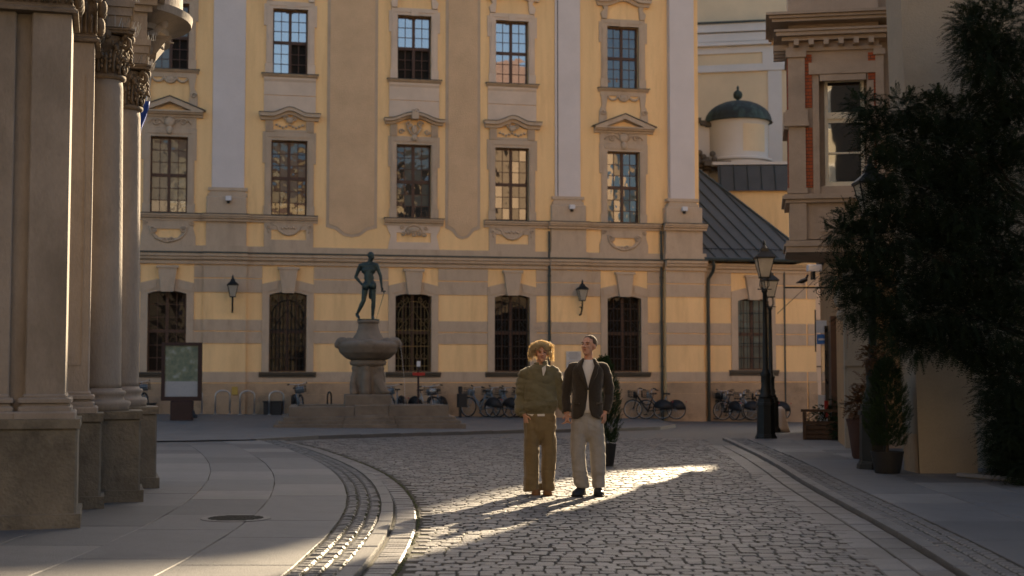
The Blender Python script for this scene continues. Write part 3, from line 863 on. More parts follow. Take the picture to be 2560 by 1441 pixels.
        b.box(s - .83, s + .83, -.05, 0, 6.22, 6.5); b.xz([(s - .83, 6.22), (s - .42, 6.22), (s - .42, 6.05), (s - .3, 5.92), (s - .3, 5.675), (s - .9, 5.675), (s - .9, 5.95)], -.05, 0)
        b.xz([(s + .83, 6.22), (s + .9, 5.95), (s + .9, 5.675), (s + .3, 5.675), (s + .3, 5.92), (s + .42, 6.05), (s + .42, 6.22)], -.05, 0); b.box(s - .3, s + .3, -.05, 0, 5.675, 5.92)
        wave(oo, [(s - .62, 6.3), (s - .56, 6.08), (s - .4, 5.9), (s - .2, 5.83), (s, 5.78), (s + .2, 5.83), (s + .4, 5.9), (s + .56, 6.08), (s + .62, 6.3)], -.07, .04)
        for sg in (-1, 1): curl(oo, s + sg * .5, 6.2, .12, 1.5, sg, -.07, .035); curl(oo, s + sg * .75, 6.42, .08, 1.2, -sg, -.07, .025); curl(oo, s + sg * .1, 5.85, .09, 1.3, sg, -.08, .03)
    b.build('apron', 'greylight' if k == 'c' else 'grey', g, loc=off, fix=True)
    tag(oo.build('ornament', 'grey', g, smooth=True, loc=off), kind='stuff')
    # ---------------- second floor
    opn = {'a': {(0, 1)}, 'b': {(0, 1)}, 'c': {(0, 0), (0, 1)}, 'd': set(), 'e': set()}[k]
    g = window(uni, s, W3[0], W3[1] - W3[0], 1.19, 3, fn3(opn, 'glasssky' if k in 'bcd' else ('glasscurtain' if k == 'a' else 'glassdark')))
    off = (-s, -.2, -W3[0])
    b = MB()
    for sg in (-1, 1):
        xs = sorted((s + sg * .595, s + sg * .82)); b.box(xs[0], xs[1], -.06, .1, 11.63, 13.9)
        xs = sorted((s + sg * .65, s + sg * .77)); b.box(xs[0], xs[1], -.085, -.06, 12.0, 13.8)
        xs = sorted((s + sg * .822, s + sg * .9)); b.box(xs[0], xs[1], -.05, 0, 13.3, 14.05)
        xs = sorted((s + sg * .59, s + sg * .85)); b.box(xs[0], xs[1], -.075, -.06, 11.63, 11.97)
    b.box(s - .82, s + .82, -.06, .1, 13.9, 14.15); b.box(s - .13, s + .13, -.1, -.06, 13.88, 14.14); b.box(s - .7, s + .7, -.085, -.06, 14.0, 14.1)
    b.build('surround', 'greylight' if k in 'bcd' else 'grey', g, loc=off)
    b = MB(); sillmold(b, s - .94, s + .94, 11.5, 11.612, .16); b.build('sill', 'grey', g, loc=off)
    MB().box(s - .97, s + .97, -.19, 0, 11.613, 11.635).build('flashing', 'flash', g, loc=off)
    b = MB(); fl = MB()
    for sg in (-1, 1):
        pts = [(s + sg * .62, 14.16), (s + sg * .80, 14.16), (s + sg * .84, 14.35), (s + sg * .72, 14.5), (s + sg * .78, 14.62), (s + sg * .58, 14.62)]
        b.xz(pts if sg > 0 else pts[::-1], -.12, 0)
    hood_hump(b, fl, s, 1.03, 14.62, 14.86, .28, .7, .2)
    b.build('hood', 'greylight' if k in 'bcd' else 'grey', g, loc=off, fix=True); fl.build('flashing', 'flash', g, loc=off, fix=True)
    b = MB(); oo = MB()
    if k in 'bcd':
        for (z0, z1) in ((10.9, 11.36), (10.3, 10.88)): b.box(s - .88, s + .88, -.04, 0, z0, z1)
        b.mold(s - .88, s + .88, [(0, 11.36), (-.04, 11.36), (-.08, 11.44), (-.08, 11.5), (0, 11.5)])
    else:
        b.box(s - .86, s + .86, -.05, 0, 11.36, 11.5)
        for sg in (-1, 1):
            pts = [(s + sg * .60, 11.36), (s + sg * .84, 11.36), (s + sg * .80, 11.0), (s + sg * .9, 10.8), (s + sg * .92, 10.3), (s + sg * .62, 10.5), (s + sg * .66, 10.9)]
            b.xz(pts if sg > 0 else pts[::-1], -.08, 0); curl(oo, s + sg * .78, 10.75, .1, 1.3, sg, -.1, .035)
        wave(oo, arc(s, 11.38, .2, 180, 360, 10), -.06, .05); oo.ell((s, -.06, 11.28), (.16, .05, .1))
        for sg in (-1, 1): wave(oo, arc(s + sg * .4, 11.38, .18, 190, 350, 8), -.06, .04)
    b.build('apron', 'greylight' if k in 'bcd' else 'grey', g, loc=off, fix=True)
    if oo.v: tag(oo.build('ornament', 'grey', g, smooth=True, loc=off), kind='stuff')
# near-black boxes: darkness of the rooms behind the open casements, painted in
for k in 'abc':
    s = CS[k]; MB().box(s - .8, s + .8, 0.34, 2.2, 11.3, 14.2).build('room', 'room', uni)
# ---- piers and bands on the ground floor
PIERS = [(-10.62, -9.2, .10), (1.38, 2.70, .12), (5.56, 6.97, .36)]
cuts = sorted([(s - .87, s + .87) for s in CS.values()])
def segs():
    edges = [(-24, -10.62, 0), (-10.62, -9.2, .10), (-9.2, 1.38, 0), (1.38, 2.70, .12), (2.70, 5.56, 0), (5.56, 6.97, .36)]
    for a, b, o in edges:
        x = a
        for c0, c1 in cuts + [(99, 99)]:
            if c1 <= a or c0 >= b:
                continue
            if c0 > x: yield x, c0, o
            x = c1
        if x < b: yield x, b, o
for a, b, o in segs():
    if o: MB().box(a, b, -o, .0, -.7, 5.06).build('pier', 'yellow', uni)
    for z0, z1, m in bandz:
        y1 = -o; t = .03 if z0 > 1.05 else (.045 if z0 > 0 else .06)
        MB().box(a, b - (0.003 if b < 6.9 else -.03), y1 - t, y1 + .002, z0, z1 - .004).build('band', m, uni)
for s in CS.values():
    for z0, z1, m in bandz[-2:]:
        MB().box(s - .87, s + .867, -.045 if z0 > 0 else -.06, .002, z0, z1 - .004).build('band', m, uni)
    MB().box(s - .87, s + .867, -.03, .002, 1.075, 1.235).build('band', 'grey', uni)
def course(name, m, a, b, z0, z1, out, o=0.0, parent=uni):
    mb = MB(); sillmold(mb, a, b, z0, z1, out, 0); return mb.build(name, m, parent, loc=(0, -o, 0))
for a, b, o in [(-24, -10.66, 0), (-10.66, -9.16, .11), (-9.16, 1.34, 0), (1.34, 2.74, .13), (2.74, 5.52, 0), (5.52, 7.05, .37)]:
    course('cornice', 'grey', a, b, 5.05, 5.40, .26, o)
    MB().box(a, b + .0, -.29 - o, 0, 5.402, 5.455).build('flashing', 'flash', uni)
    MB().box(a, b, -.10 - o, 0, 5.457, 5.67).build('band', 'grey', uni)
for a, b, o in [(-24, -10.68, 0), (-10.68, -9.12, .13), (-9.12, -6.82, 0), (-1.02, 1.3, 0), (1.3, 2.78, .14), (2.78, 5.48, 0), (5.48, 7.09, .38)]:
    course('string_course', 'grey', a, b, 6.5, 6.725, .2, o)
    MB().box(a, b + .0, -.22 - o, 0, 6.727, 6.755).build('flashing', 'flash', uni)
for (a, b, o), (pa, pb) in zip([(-10.56, -9.22, .09), (1.40, 2.68, .11), (5.58, 6.96, .34)], [(-10.39, -9.31), (1.56, 2.49), (5.77, 6.70)]):
    MB().box(a, b, -o, 0, 5.67, 6.5).build('pedestal', 'grey', uni)
    MB().bbox(a, b, -o - .01, 0, 6.756, 7.36, .03).build('pedestal', 'grey', uni)
    m = MB(); sillmold(m, pa - .13, pb + .13, 7.34, 7.44, -.001); m.box(pa - .1, pb + .1, -o + .01, 0, 7.36, 7.47); m.box(pa - .05, pb + .05, -o + .03, 0, 7.47, 7.55); m.box(pa - .12, pb + .12, -o, 0, 7.55, 7.66)
    m.build('pilaster_base', 'grey', uni)
    MB().bbox(pa, pb, -o + .04, 0, 7.66, 15.6, .012).build('pilaster', 'white', uni)
MB().box(1.56 + .08, 1.56 + .105, -.085, -.068, 7.66, 15.5).build('lightning_conductor', 'iron', uni)
for (a, b, zb, zp) in ((-6.53, -4.78, 6.44, 6.04), (-2.39, -1.15, 6.50, 6.05)):
    def shape(a, b, zb, zp):
        c = (a + b) / 2; h = (b - a) / 2; out = []
        for i in range(21):
            t = i / 20; x = a + (b - a) * t; u = abs(x - c) / h
            k = (1 - u); z = zb - (zb - zp) * (0.12 if k < .05 else 0.12 + .88 * (3 * k * k - 2 * k ** 3)) - .02 * math.sin(k * 12)
            out.append((x, z))
        return out
    MB().xz(shape(a, b, zb, zp) + [(b, 15.4), (a, 15.4)], -.02, 0).build('panel_border', 'grey', uni, fix=True)
    MB().xz(shape(a + .1, b - .1, zb + .1, zp + .1) + [(b - .1, 15.3), (a + .1, 15.3)], -.04, -.02).build('panel', 'tan', uni, fix=True)
course('cornice', 'grey', -24.5, 7.6, 15.8, 17.2, 0.9)
MB().box(-24.5, 7.7, -.95, 0, 17.2, 17.3).build('gutter', 'flash', uni)
MB().add([(-24.6, -.9, 17.3), (7.7, -.9, 17.3), (7.7, 14.6, 17.3), (-24.6, 14.6, 17.3), (-19, 6.8, 21.5), (2.5, 6.8, 21.5)], [(0, 1, 5, 4), (1, 2, 5), (2, 3, 4, 5), (3, 0, 4), (3, 2, 1, 0)]).build('roof', 'rooftile', uni)
def pipe(s, z0, z1, y, r=.05, parent=uni, name='drainpipe'):
    b = MB(); b.tube([(s, y, z0), (s, y, z1)], r, 8)
    z = z0 + .6
    while z < z1: b.box(s - r - .015, s + r + .015, y - r - .01, y + .06, z, z + .03); z += 1.6
    return b.build(name, 'flash', parent)
pipe(1.32, -.6, 6.4, -.12, .04)
pipe(5.47, -.6, 6.5, -.13, .045)  # added dark tube standing in for the shade line beside the corner pier

# ================================================================== LOW WING
wing = thing('low_wing', 'single storey yellow wing with sloping dark metal roof', 'building', (0, Y0, 0), TH)
S1 = 11.45
MB().add(*(lambda w: (w.v, w.f))(wall_mesh(6.98, S1, -.8, 5.3, [(8.40, 9.60, 1.5, 4.16)]))).add([(S1, 0, -.8), (S1, 8, -.8), (S1, 8, 5.3), (S1, 0, 5.3)], [(0, 1, 2, 3)]).build('wall', 'yellow', wing)
g = window(wing, 9.0, 1.5, 2.6, 1.2, 3, lambda u, r_, q: 'glasscurtain', y=.16)
off = (-9.0, -.16, -1.5)
b = MB(); s = 9.0
inner = [(s - .60, 1.5), (s - .60, 4.0)] + [(s + .60 * math.sin(R(a)) / math.sin(R(45)), 4.0 + .105 * (math.cos(R(a)) - math.cos(R(45))) / (1 - math.cos(R(45)))) for a in (-30, -15, 0, 15, 30)] + [(s + .60, 4.0), (s + .60, 1.5)]
outer = [(s + .85, 1.5), (s + .85, 4.34), (s + .35, 4.47), (s - .35, 4.47), (s - .85, 4.34), (s - .85, 1.5)]
b.xz(inner[::-1] + outer[::-1], -.06, .14); b.build('surround', 'grey', g, loc=off, fix=True)
b = MB(); b.xz([(s - .2, 4.04), (s + .2, 4.04), (s + .31, 4.86), (s - .31, 4.86)], -.2, 0); b.box(s - .36, s + .36, -.23, 0, 4.86, 4.945); b.build('keystone', 'grey', g, loc=off, fix=True)
b = MB(); sillmold(b, s - .94, s + .94, 1.28, 1.495, .16); b.build('sill', 'darkstone', g, loc=off)
gr = MB()
for i in range(5): gr.tube([(s - .48 + .24 * i, -.02, 1.52), (s - .48 + .24 * i, -.02, 4.05)], .012, 4)
for z in (1.9, 2.45, 3.0, 3.55): gr.box(s - .59, s + .59, -.03, -.01, z, z + .024)
gr.build('grille', 'iron', g, loc=off)
for a, b_ in ((6.98, 8.15), (9.85, 11.06), (11.12, S1 + .03)):
    for z0, z1, m in bandz:
        MB().box(a, b_, -.03 if z0 > 1.05 else (-.045 if z0 > 0 else -.06), .002, z0, z1 - .004).build('band', m, wing)
for z0, z1, m in bandz[-2:] + [(1.075, 1.28, 'grey')]:
    MB().box(8.152, 9.848, -.045 if z0 > 0 else -.06, .002, z0, z1 - .004).build('band', m, wing)
course('cornice', 'grey', 6.98, S1 + .12, 5.03, 5.35, .24, 0, wing)
course('cornice', 'grey', 11.08, S1 + .16, 5.03, 5.35, .26, .03, wing)
A = Vector((6.98, 5.0, 10.75)); B = Vector((6.98, -.42, 5.5)); C = Vector((11.3, -.42, 5.5)); D = Vector((11.3, 7.5, 5.5))
rf = MB().add([B, C, A, D, B - Vector((0, 0, .06)), C - Vector((0, 0, .06))], [(0, 1, 2), (1, 3, 2), (0, 4, 5, 1)]).build('roof', 'roofmetal', wing)
dirv = Vector((-2.75, 5.42, 5.25))
nrm = (C - B).cross(A - B).normalized()
for i in range(1, 9):
    p = B.lerp(C, i / 9) + Vector((0, 0, 0))
    # end where the seam meets the left wall or the hip
    t = min(1.0, (p.x - 6.98) / 2.75)
    lo, hi = 0.0, t
    q = p + dirv * t
    den = (p.x - C.x)
    # hip line: x = C.x + (A.x-C.x)*u at height fraction u
    u = (C.x - p.x) / ((C.x - A.x) - 2.75) if (C.x - A.x) > 2.75 else 9
    t = min(t, u if u > 0 else 9)
    q = p + dirv * t
    MB().tube([p + nrm * .02, q + nrm * .02], .022, 4).build('seam', 'flash', rf)
MB().tube([C + Vector((0, 0, .02)), A + Vector((0, 0, .02))], .05, 5).build('hip_ridge', 'flash', rf)
b = MB()
for i in range(26):
    p = B.lerp(C, (i + .5) / 26) + Vector((0, .35, .38)); b.tube([p - Vector((0, 0, .15)), p + Vector((0, 0, .04))], .008, 4)
for dz in (0, -.09): b.tube([B + Vector((0, .35, .40 + dz)), C + Vector((0, .35, .40 + dz))], .012, 4)
b.build('snow_guard', 'iron', rf)
MB().tube([B + Vector((0, -.06, -.02)), C + Vector((0.3, -.06, -.02))], .075, 8).build('gutter', 'flash', wing)
b = MB(); b.tube([(7.30, -.46, 5.42), (7.36, -.42, 5.25), (7.36, -.3, 5.05), (7.25, -.14, 4.8), (7.24, -.12, 4.5), (7.24, -.12, -.6)], .06, 8); b.build('drainpipe', 'flash', wing)
MB().tube([(10.2, -.07, -.5), (10.2, -.07, 5.1)], .03, 6).build('drainpipe', 'flash', wing)
gp = thing('gateway_wall', 'pale grey rendered wall piece where the low wing ends', 'wall', FW(S1 + .05, 0, -.3), TH)
MB().box(0, 1.6, 0, .5, -.8, 4.9).build('wall', 'greylight', gp); MB().box(0, 1.6, -.05, .55, 4.9, 5.0).build('coping', 'grey', gp)
for z in (3.3, 1.6): MB().box(.1, 1.5, -.02, 0, z, z + .05).build('band', 'darkstone', gp)

# ================================================================== CHURCH BEHIND
ch = thing('church', 'tall pale church with white bands rising behind the low wing', 'church', (8.0, 68.3, 0), R(-10.7))
prof = [(-8, -1), (12.6, -1), (12.6, 19.7), (11.12, 19.7), (11.0, 18.8), (9.9, 19.6), (9.5, 21), (9.6, 22.2), (9.62, 23.05), (10.0, 23.2), (10.0, 23.9), (9.6, 24.15), (8.55, 24.5), (-8, 24.8)]  # unseen right-hand outline is shaped to cut the sun streak on the ground
MB().xz(prof, 0, 12).build('wall', 'paleyellow', ch, fix=True)
b = MB()
for z0, z1, o in ((18.16, 18.24, .45), ):
    b.box(-8, 11.8, -o, 0, z0, z1)
b.build('flashing', 'flash', ch)
for z0, z1, o in ((17.75, 18.155, .35), (17.3, 17.7, .25), (17.1, 17.27, .3), (15.85, 16.05, .12)):
    MB().box(-8, 11.8, -o, 0, z0, z1).build('cornice', 'white2', ch)
for x0, x1, z0, z1 in ((0.2, .9, 15.9, 17.1), (.9, 4.1, 16.75, 17.09), (.9, 4.1, 16.06, 16.2), (4.1, 11.8, 16.06, 17.09), (4.35, 5.0, -1, 15.84), (0.0, .35, -1, 15.84)):
    MB().box(x0, x1, -.08, 0, z0, z1).build('band', 'white2', ch)
cp = MB(); cp.box(0.0, .32, -.35, 0, 16.9, 17.09); cp.xz([(0.0, 15.9), (.16, 15.9), (.22, 16.4), (.3, 16.9), (0.0, 16.9)], -.25, 0)
for z in (16.2, 16.5, 16.8): cp.ell((.2, -.22, z), (.12, .12, .13), 7, 5)
cp.build('capital', 'darkstone', ch)
# chapel with copper dome
cx, cy = 9.62, 60.0
cap_ = thing('dome_chapel', 'small white round chapel with green copper half dome in front of the church', 'chapel', (cx, cy, 0))
MB().lathe([(1.30, 8.8), (1.30, 10.25), (1.42, 10.3), (1.42, 10.38), (1.26, 10.42), (1.26, 11.9), (1.30, 11.95), (1.33, 12.02)], seg=36).build('drum', 'white2', cap_, auto=40)
dm = MB().lathe([(1.46, 11.98)] + [(1.42 * math.cos(t), 12.02 + .92 * math.sin(t)) for t in [R(a) for a in range(0, 90, 9)]] + [(0.02, 12.95)], seg=36).build('dome', 'copper', cap_, smooth=True)
MB().lathe([(.08, 12.92), (.06, 13.0), (.17, 13.07), (.2, 13.2), (.17, 13.32), (.07, 13.39), (.04, 13.44), (.06, 13.49), (.02, 13.6)], seg=12).build('finial', 'copper', dm, smooth=True)
b = MB()
for i in range(9):
    a0, a1 = R(-105 + 50 * i / 9 + 15), R(-105 + 50 * (i + 1) / 9 + 15)
    b.add([(1.275 * math.cos(a0), 1.275 * math.sin(a0), 10.62), (1.275 * math.cos(a1), 1.275 * math.sin(a1), 10.62), (1.275 * math.cos(a1), 1.275 * math.sin(a1), 11.78), (1.275 * math.cos(a0), 1.275 * math.sin(a0), 11.78)], [(0, 1, 2, 3)])
b.build('panel', 'paleyellow', cap_)
b = MB()
for i in range(8):
    x = -2.3 + i * .22; z = 12.35 - .5 * math.sin(min(1, i / 5) * math.pi / 2); b.box(x, x + .24, -.4, .5, z - .1, z + .1)
b.build('stepped_coping', 'darkstone', cap_)
b = MB(); b.box(-2.6, -.6, -.2, .5, 9.5, 12.0); b.build('side_wall', 'white2', cap_)
b = MB()
for i in range(5): b.box(-2.4 + .28 * i, -1.95 + .3 * i, -.9, .2, 10.2 - .1 * i, 10.75 - .17 * i)
for i in range(16): b.ell((-2.35 + 1.3 * random.random(), -.95, 10.35 + random.uniform(-.3, .3)), (.13, .1, .13), 6, 5)
b.box(-1.6, -.4, -1.2, 0, 10.0, 10.2)
b.build('carved_ledge', 'carved', cap_)
yb = thing('rear_house', 'plain yellow wall with dark metal mansard band below the small dome', 'building', (9.0, 57.5, 0), R(-3))
MB().box(-1.0, 4.6, 0, 5, -1, 8.85).build('wall', 'yellow', yb)
mr = MB().add([(-.6, -.18, 8.75), (4.0, -.18, 8.75), (4.0, .35, 9.85), (-.6, .35, 9.85), (4.0, 3.5, 9.9), (-.6, 3.5, 9.9), (4.0, 3.5, 8.75)], [(0, 1, 2, 3), (3, 2, 4, 5), (1, 6, 4, 2)]).build('mansard_band', 'roofmetal', yb)
for i in range(9):
    x = -.5 + .55 * i; MB().tube([(x, -.2, 8.78), (x, .33, 9.87)], .02, 4).build('seam', 'flash', mr)
MB().box(-.8, 4.2, .36, .9, 9.9, 10.02).build('coping', 'white2', yb)

# ================================================================== TOWN HOUSE WITH ORIEL (right)
HZ = R(-10); HX, HY = 6.55, 27.8
house = thing('oriel_house', 'brown plastered town house with brick panelled oriel window', 'building', (HX, HY, 0.07), HZ)
house.scale = (.95, .95, .95)
MB().box(0, 9, 0, 3.4, -.5, 16).build('wall', 'houseplaster', house)
MB().add([(-.4, -.4, 16), (9.2, -.4, 16), (9.2, 3.6, 16), (-.4, 3.6, 16), (2, 1.6, 18.5), (9.2, 1.6, 18.5)], [(0, 1, 5, 4), (2, 3, 4, 5), (3, 0, 4), (1, 2, 5)]).build('roof', 'rooftile', house)
ox0, ox1, oy0, oy1 = -1.12, 0.70, -.38, 1.5
ori = MB()
ori.box(ox0, ox1, oy0 + .1, oy1, 4.15, 5.24); ori.box(ox0, -.52, oy0 + .1, oy1, 5.24, 7.55); ori.box(.45, ox1, oy0 + .1, oy1, 5.24, 7.55); ori.box(-.52, .45, oy0 + .42, oy1, 5.24, 7.55)
ori.box(ox0, ox1, oy0 + .1, oy1, 7.55, 13)
ob = ori.build('oriel', 'houseplaster', house)
def om(name, b, m='houseplaster', **k): return b.build(name, m, ob, **k)
def ring(b, z0, z1, out, inset=0.0):
    b.box(ox0 - out, ox1 + out, oy0 + .1 - out, oy1, z0, z1)
b = MB(); ring(b, 4.90, 4.97, .10); ring(b, 4.975, 5.04, .16); ring(b, 5.045, 5.08, .12); om('sill_course', b)
b = MB(); ring(b, 4.05, 4.12, .10); ring(b, 4.0, 4.048, .14); om('base_course', b)
b = MB(); c0 = [(ox0 - .1, oy0), (ox1 + .1, oy0), (ox1 + .1, oy1), (ox0 - .1, oy1)]; c1 = [(ox0 + .45, oy0 + .55), (ox1 - .1, oy0 + .55), (ox1 - .1, oy1), (ox0 + .45, oy1)]
b.loft([[(x, y, 3.80) for x, y in c1], [(x, y, 3.88) for x, y in c0], [(x, y, 3.998) for x, y in c0]]); om('corbel', b, fix=True)
b = MB()
for (z0, z1, o) in ((8.05, 8.13, .06), (8.26, 8.34, .14), (8.345, 8.42, .26), (8.425, 8.47, .30), (8.62, 8.68, .34), (8.685, 8.74, .40), (8.745, 8.80, .46)): ring(b, z0, z1, o)
om('cornice', b)
for i in range(6): om('bracket', MB().box(ox0 + .1 + .3 * i, ox0 + .2 + .3 * i, oy0 - .2, oy0 + .1, 8.135, 8.255))
for i in range(4): om('bracket', MB().box(ox0 - .3, ox0, oy0 + .3 + .32 * i, oy0 + .42 + .32 * i, 8.135, 8.255))
for (x0, x1) in ((-1.12, -.80), (.64, .78)):       # corner pilasters
    b = MB(); b.box(x0 - .02, x1, oy0 + .02, oy0 + .1, 5.09, 8.04); b.box(x0 - .08, x1 + .05, oy0 - .04, oy0 + .1, 6.55, 6.82); b.box(x0 - .11, x1 + .07, oy0 - .07, oy0 + .1, 6.48, 6.55); b.box(x0 - .06, x1 + .03, oy0 - .03, oy0 + .1, 5.09, 5.2); b.box(x0 - .06, x1 + .03, oy0 - .03, oy0 + .1, 7.92, 8.04); b.box(x0 - .02, x1, oy0 + .02, oy0 + .1, 4.13, 4.89); om('pilaster', b)
for (x0, x1) in ((-.80, -.655), (.475, .64)):
    om('brick_panel', MB().box(x0 + .003, x1 - .003, oy0 + .07, oy0 + .11, 5.22, 6.46), 'brick'); om('brick_panel', MB().box(x0 + .003, x1 - .003, oy0 + .07, oy0 + .11, 6.88, 7.98), 'brick')
for (y0, y1) in ((.0, .32), (.55, 1.1)):
    om('brick_panel', MB().box(ox0 - .03, ox0 + .01, y0, y1, 5.22, 6.46), 'brick'); om('brick_panel', MB().box(ox0 - .03, ox0 + .01, y0, y1, 6.88, 7.98), 'brick')
om('side_impost', MB().box(ox0 - .12, ox0 + .01, oy0 + .25, oy1 - .05, 6.47, 6.83))
b = MB()
for sg, x in ((-1, -.52), (1, .45)):
    xs = sorted((x, x + sg * .13)); b.box(xs[0], xs[1], oy0 + .05, oy0 + .1, 5.09, 7.4)
b.box(-.72, .66, oy0 + .03, oy0 + .1, 7.56, 7.80); b.box(-.5, .43, oy0 + .05, oy0 + .1, 7.42, 7.55)
om('architrave', b)
om('apron_panel', MB().box(-.55, .50, oy0 + .07, oy0 + .1, 4.3, 4.78)); om('apron_frame', MB().box(-.45, .40, oy0 + .055, oy0 + .07, 4.38, 4.70))
wnd = MB(); x0, x1, z0, z1 = -.40, .40, 5.26, 7.5; yy = oy0 + .30
for q in ((x0, x0 + .07, z0, z1), (x1 - .07, x1, z0, z1), (x0 + .07, x1 - .07, z0, z0 + .09), (x0 + .07, x1 - .07, z1 - .07, z1), (x0 + .07, x1 - .07, 6.58, 6.80), (x0 + .07, x1 - .07, 5.93, 5.965)):
    wnd.box(q[0], q[1], yy, yy + .08, q[2], q[3])
wnd.box(x0 + .05, x1 - .05, yy - .04, yy, 6.66, 6.72); wnd.box(x0 - .04, x1 + .04, yy - .12, yy + .08, 5.19, 5.26)
om('window', wnd, 'creamframe')
for (a, c) in ((5.35, 5.93), (5.965, 6.58), (6.80, 7.43)): om('pane', MB().box(x0 + .07, x1 - .07, yy + .04, yy + .05, a, c), 'glassoriel')
# right-hand return with more brick and the front wall mouldings
for z0, z1, o in ((4.9, 5.05, .1), (6.5, 6.8, .08), (8.05, 8.15, .08), (8.3, 8.45, .2), (8.62, 8.8, .3), (3.9, 4.1, .1)):
    MB().box(ox1 + .47, 3.0, -o, 0, z0, z1).build('string_course', 'houseplaster', house)
for x0, x1 in ((1.2, 1.4), (1.75, 1.9)):
    for z0, z1 in ((5.2, 6.45), (6.88, 7.98)): MB().box(x0, x1, -.02, 0, z0, z1).build('brick_panel', 'brick', house)
# ground floor
for (x0, x1) in ((0.02, .42), (1.15, 1.55)):
    b = MB(); b.box(x0, x1, -.14, 0, 1.9, 3.55); b.box(x0 - .04, x1 + .04, -.19, 0, 1.68, 1.9); b.box(x0 - .09, x1 + .09, -.24, 0, 1.55, 1.68); b.box(x0 - .04, x1 + .04, -.2, 0, .3, 1.55); b.box(x0 - .1, x1 + .1, -.27, 0, -.4, .3); b.box(x0 - .06, x1 + .06, -.2, 0, 3.4, 3.6)
    b.build('ground_pilaster', 'buttress', house)
MB().box(.43, 1.14, -.03, 0, .3, 3.5).build('wall_field', 'houseorange', house)
MB().box(-.04, 0, .1, 3.35, -.4, 3.7).build('side_field', 'houseorange', house)
b = MB(); b.box(-.06, .0, -.02, .35, -.4, 3.7); b.ell((-.1, .12, 2.95), (.16, .16, .22)); b.ell((-.1, .12, 2.6), (.11, .11, .12)); b.build('side_pier', 'buttress', house)
# low annex behind
ax = thing('annex', 'low restaurant annex with dark door behind the oriel house', 'building', (HX, HY, 0), HZ)
MB().box(0.02, 6, 3.41, 13.5, -.7, 4.35).build('wall', 'houseorange', ax)
MB().box(-.12, 6.2, 3.45, 13.7, 4.35, 4.5).build('roof', 'roofmetal', ax)
dr = MB().box(-.05, .02, 5.2, 6.5, -.4, 2.55).build('door', 'wood', ax); MB().box(-.07, -.05, 5.3, 6.4, .1, 2.4).build('door_panel', 'black', dr)
MB().box(-.10, .02, 4.6, 5.15, -.4, 2.7).build('door_frame', 'wood', ax)
MB().box(-.08, .02, 8.5, 10.5, .7, 2.6).build('window', 'glassdark', ax)
# buttress block
bt = thing('buttress', 'cream plastered buttress pier in front of the oriel house', 'pier', (5.60, 19.65, .08))
bt.scale = (.945, .945, .945)
lean = -.023
def bl(z0, z1, e=0.0):
    P4 = [(-e, -e), (.86 + e, .04 - e), (.90 + e, .75), (-.02 - e, .75)]
    return MB().loft([[(x + lean * z, y, z) for x, y in P4] for z in (z0, z1)])
bl(-.2, 9.8).build('shaft', 'buttress', bt, fix=True)
MB().add([(-.012, .76, -.2), (-.012, -.004, -.2), (-.032, -.004, .52), (-.032, .76, .52)], [(0, 1, 2, 3)]).build('plinth_band', 'plinth', bt)
bw = thing('side_house', 'plain grey rendered house wall behind the dark yew', 'building', (6.5, 20.7, 0))
MB().box(0, 8, 0, 1.6, -.3, 13).build('wall', 'buttress', bw); MB().add([(-.2, -.3, 13), (8.2, -.3, 13), (8.2, 1.8, 13), (-.2, 1.8, 13), (4, .8, 14)], [(0, 1, 4), (1, 2, 4), (2, 3, 4), (3, 0, 4)]).build('roof', 'rooftile', bw)

# ================================================================== CHURCH PORTAL (left)
PR = R(16)
po = thing('church_portal', 'weathered stone church portal with carved leafy column capitals', 'portal', (0, 0, .08), PR)
po.scale = (.945, .945, .945)
def pm(name, b, m='portal', **k): return b.build(name, m, po, **k)
pm('wall', MB().box(-8, -.95, 14.6, 20.5, -.1, 15))
cw = thing('church_side_wall', 'plain grey church wall running on from the carved portal', 'wall', (-8.5, -4, 0)); MB().box(-5, 0, -10, 12, -.1, 15).build('wall', 'portal', cw)
def pedestal(x1, y0, y1, x0=-1.6, top=.98):
    b = MB(); b.bbox(x0, x1, y0, y1, -.05, top - .09, .02); b.box(x0, x1 + .02, y0 - .02, y1, top - .088, top); pm('pedestal', b, 'portalbase')
    b = MB(); b.box(x0 - .2, x1 + .04, y0 - .05, y1, -.06, .05 + PAVE); pm('footing', b, 'portalbase')
pedestal(-.227, 14.19, 15.3, -2.6); pedestal(-.01, 16.08, 16.7); pedestal(.42, 16.82, 17.7); pedestal(.665, 18.72, 19.7)
def plbase(x0, x1, y0, y1, z0=.981):
    b = MB()
    for (z, zz, o) in ((0, .07, .10), (.072, .12, .06), (.122, .15, .035), (.152, .20, .06), (.202, .235, .02)): b.bbox(x0 - o, x1 + o, y0 - o, y1, z0 + z, z0 + zz, .015)
    pm('base_moulding', b)
plbase(-.72, -.353, 14.38, 15.2); plbase(-2.4, -.88, 14.40, 15.2)
pm('pilaster', MB().bbox(-.72, -.353, 14.38, 15.2, 1.21, 4.92, .012)); pm('pilaster', MB().box(-.865, -.72, 14.50, 15.2, 1.0, 4.92)); pm('pilaster', MB().bbox(-2.4, -.865, 14.40, 15.2, 1.21, 4.92, .012))
plbase(-1.3, -.15, 16.2, 16.75); b = MB().bbox(-1.3, -.15, 16.2, 16.75, 1.21, 5.06, .012); pm('pilaster', b)
b = MB(); b.box(-.44, -.432, 16.188, 16.2, 1.5, 4.7); b.box(-.235, -.227, 16.188, 16.2, 1.5, 4.7); b.box(-.432, -.235, 16.188, 16.2, 1.5, 1.512); pm('panel_frame', b)
colsh = [(.235, 1.24), (.232, 1.3), (.225, 2.2), (.215, 3.4), (.20, 4.75), (.19, 4.86)]
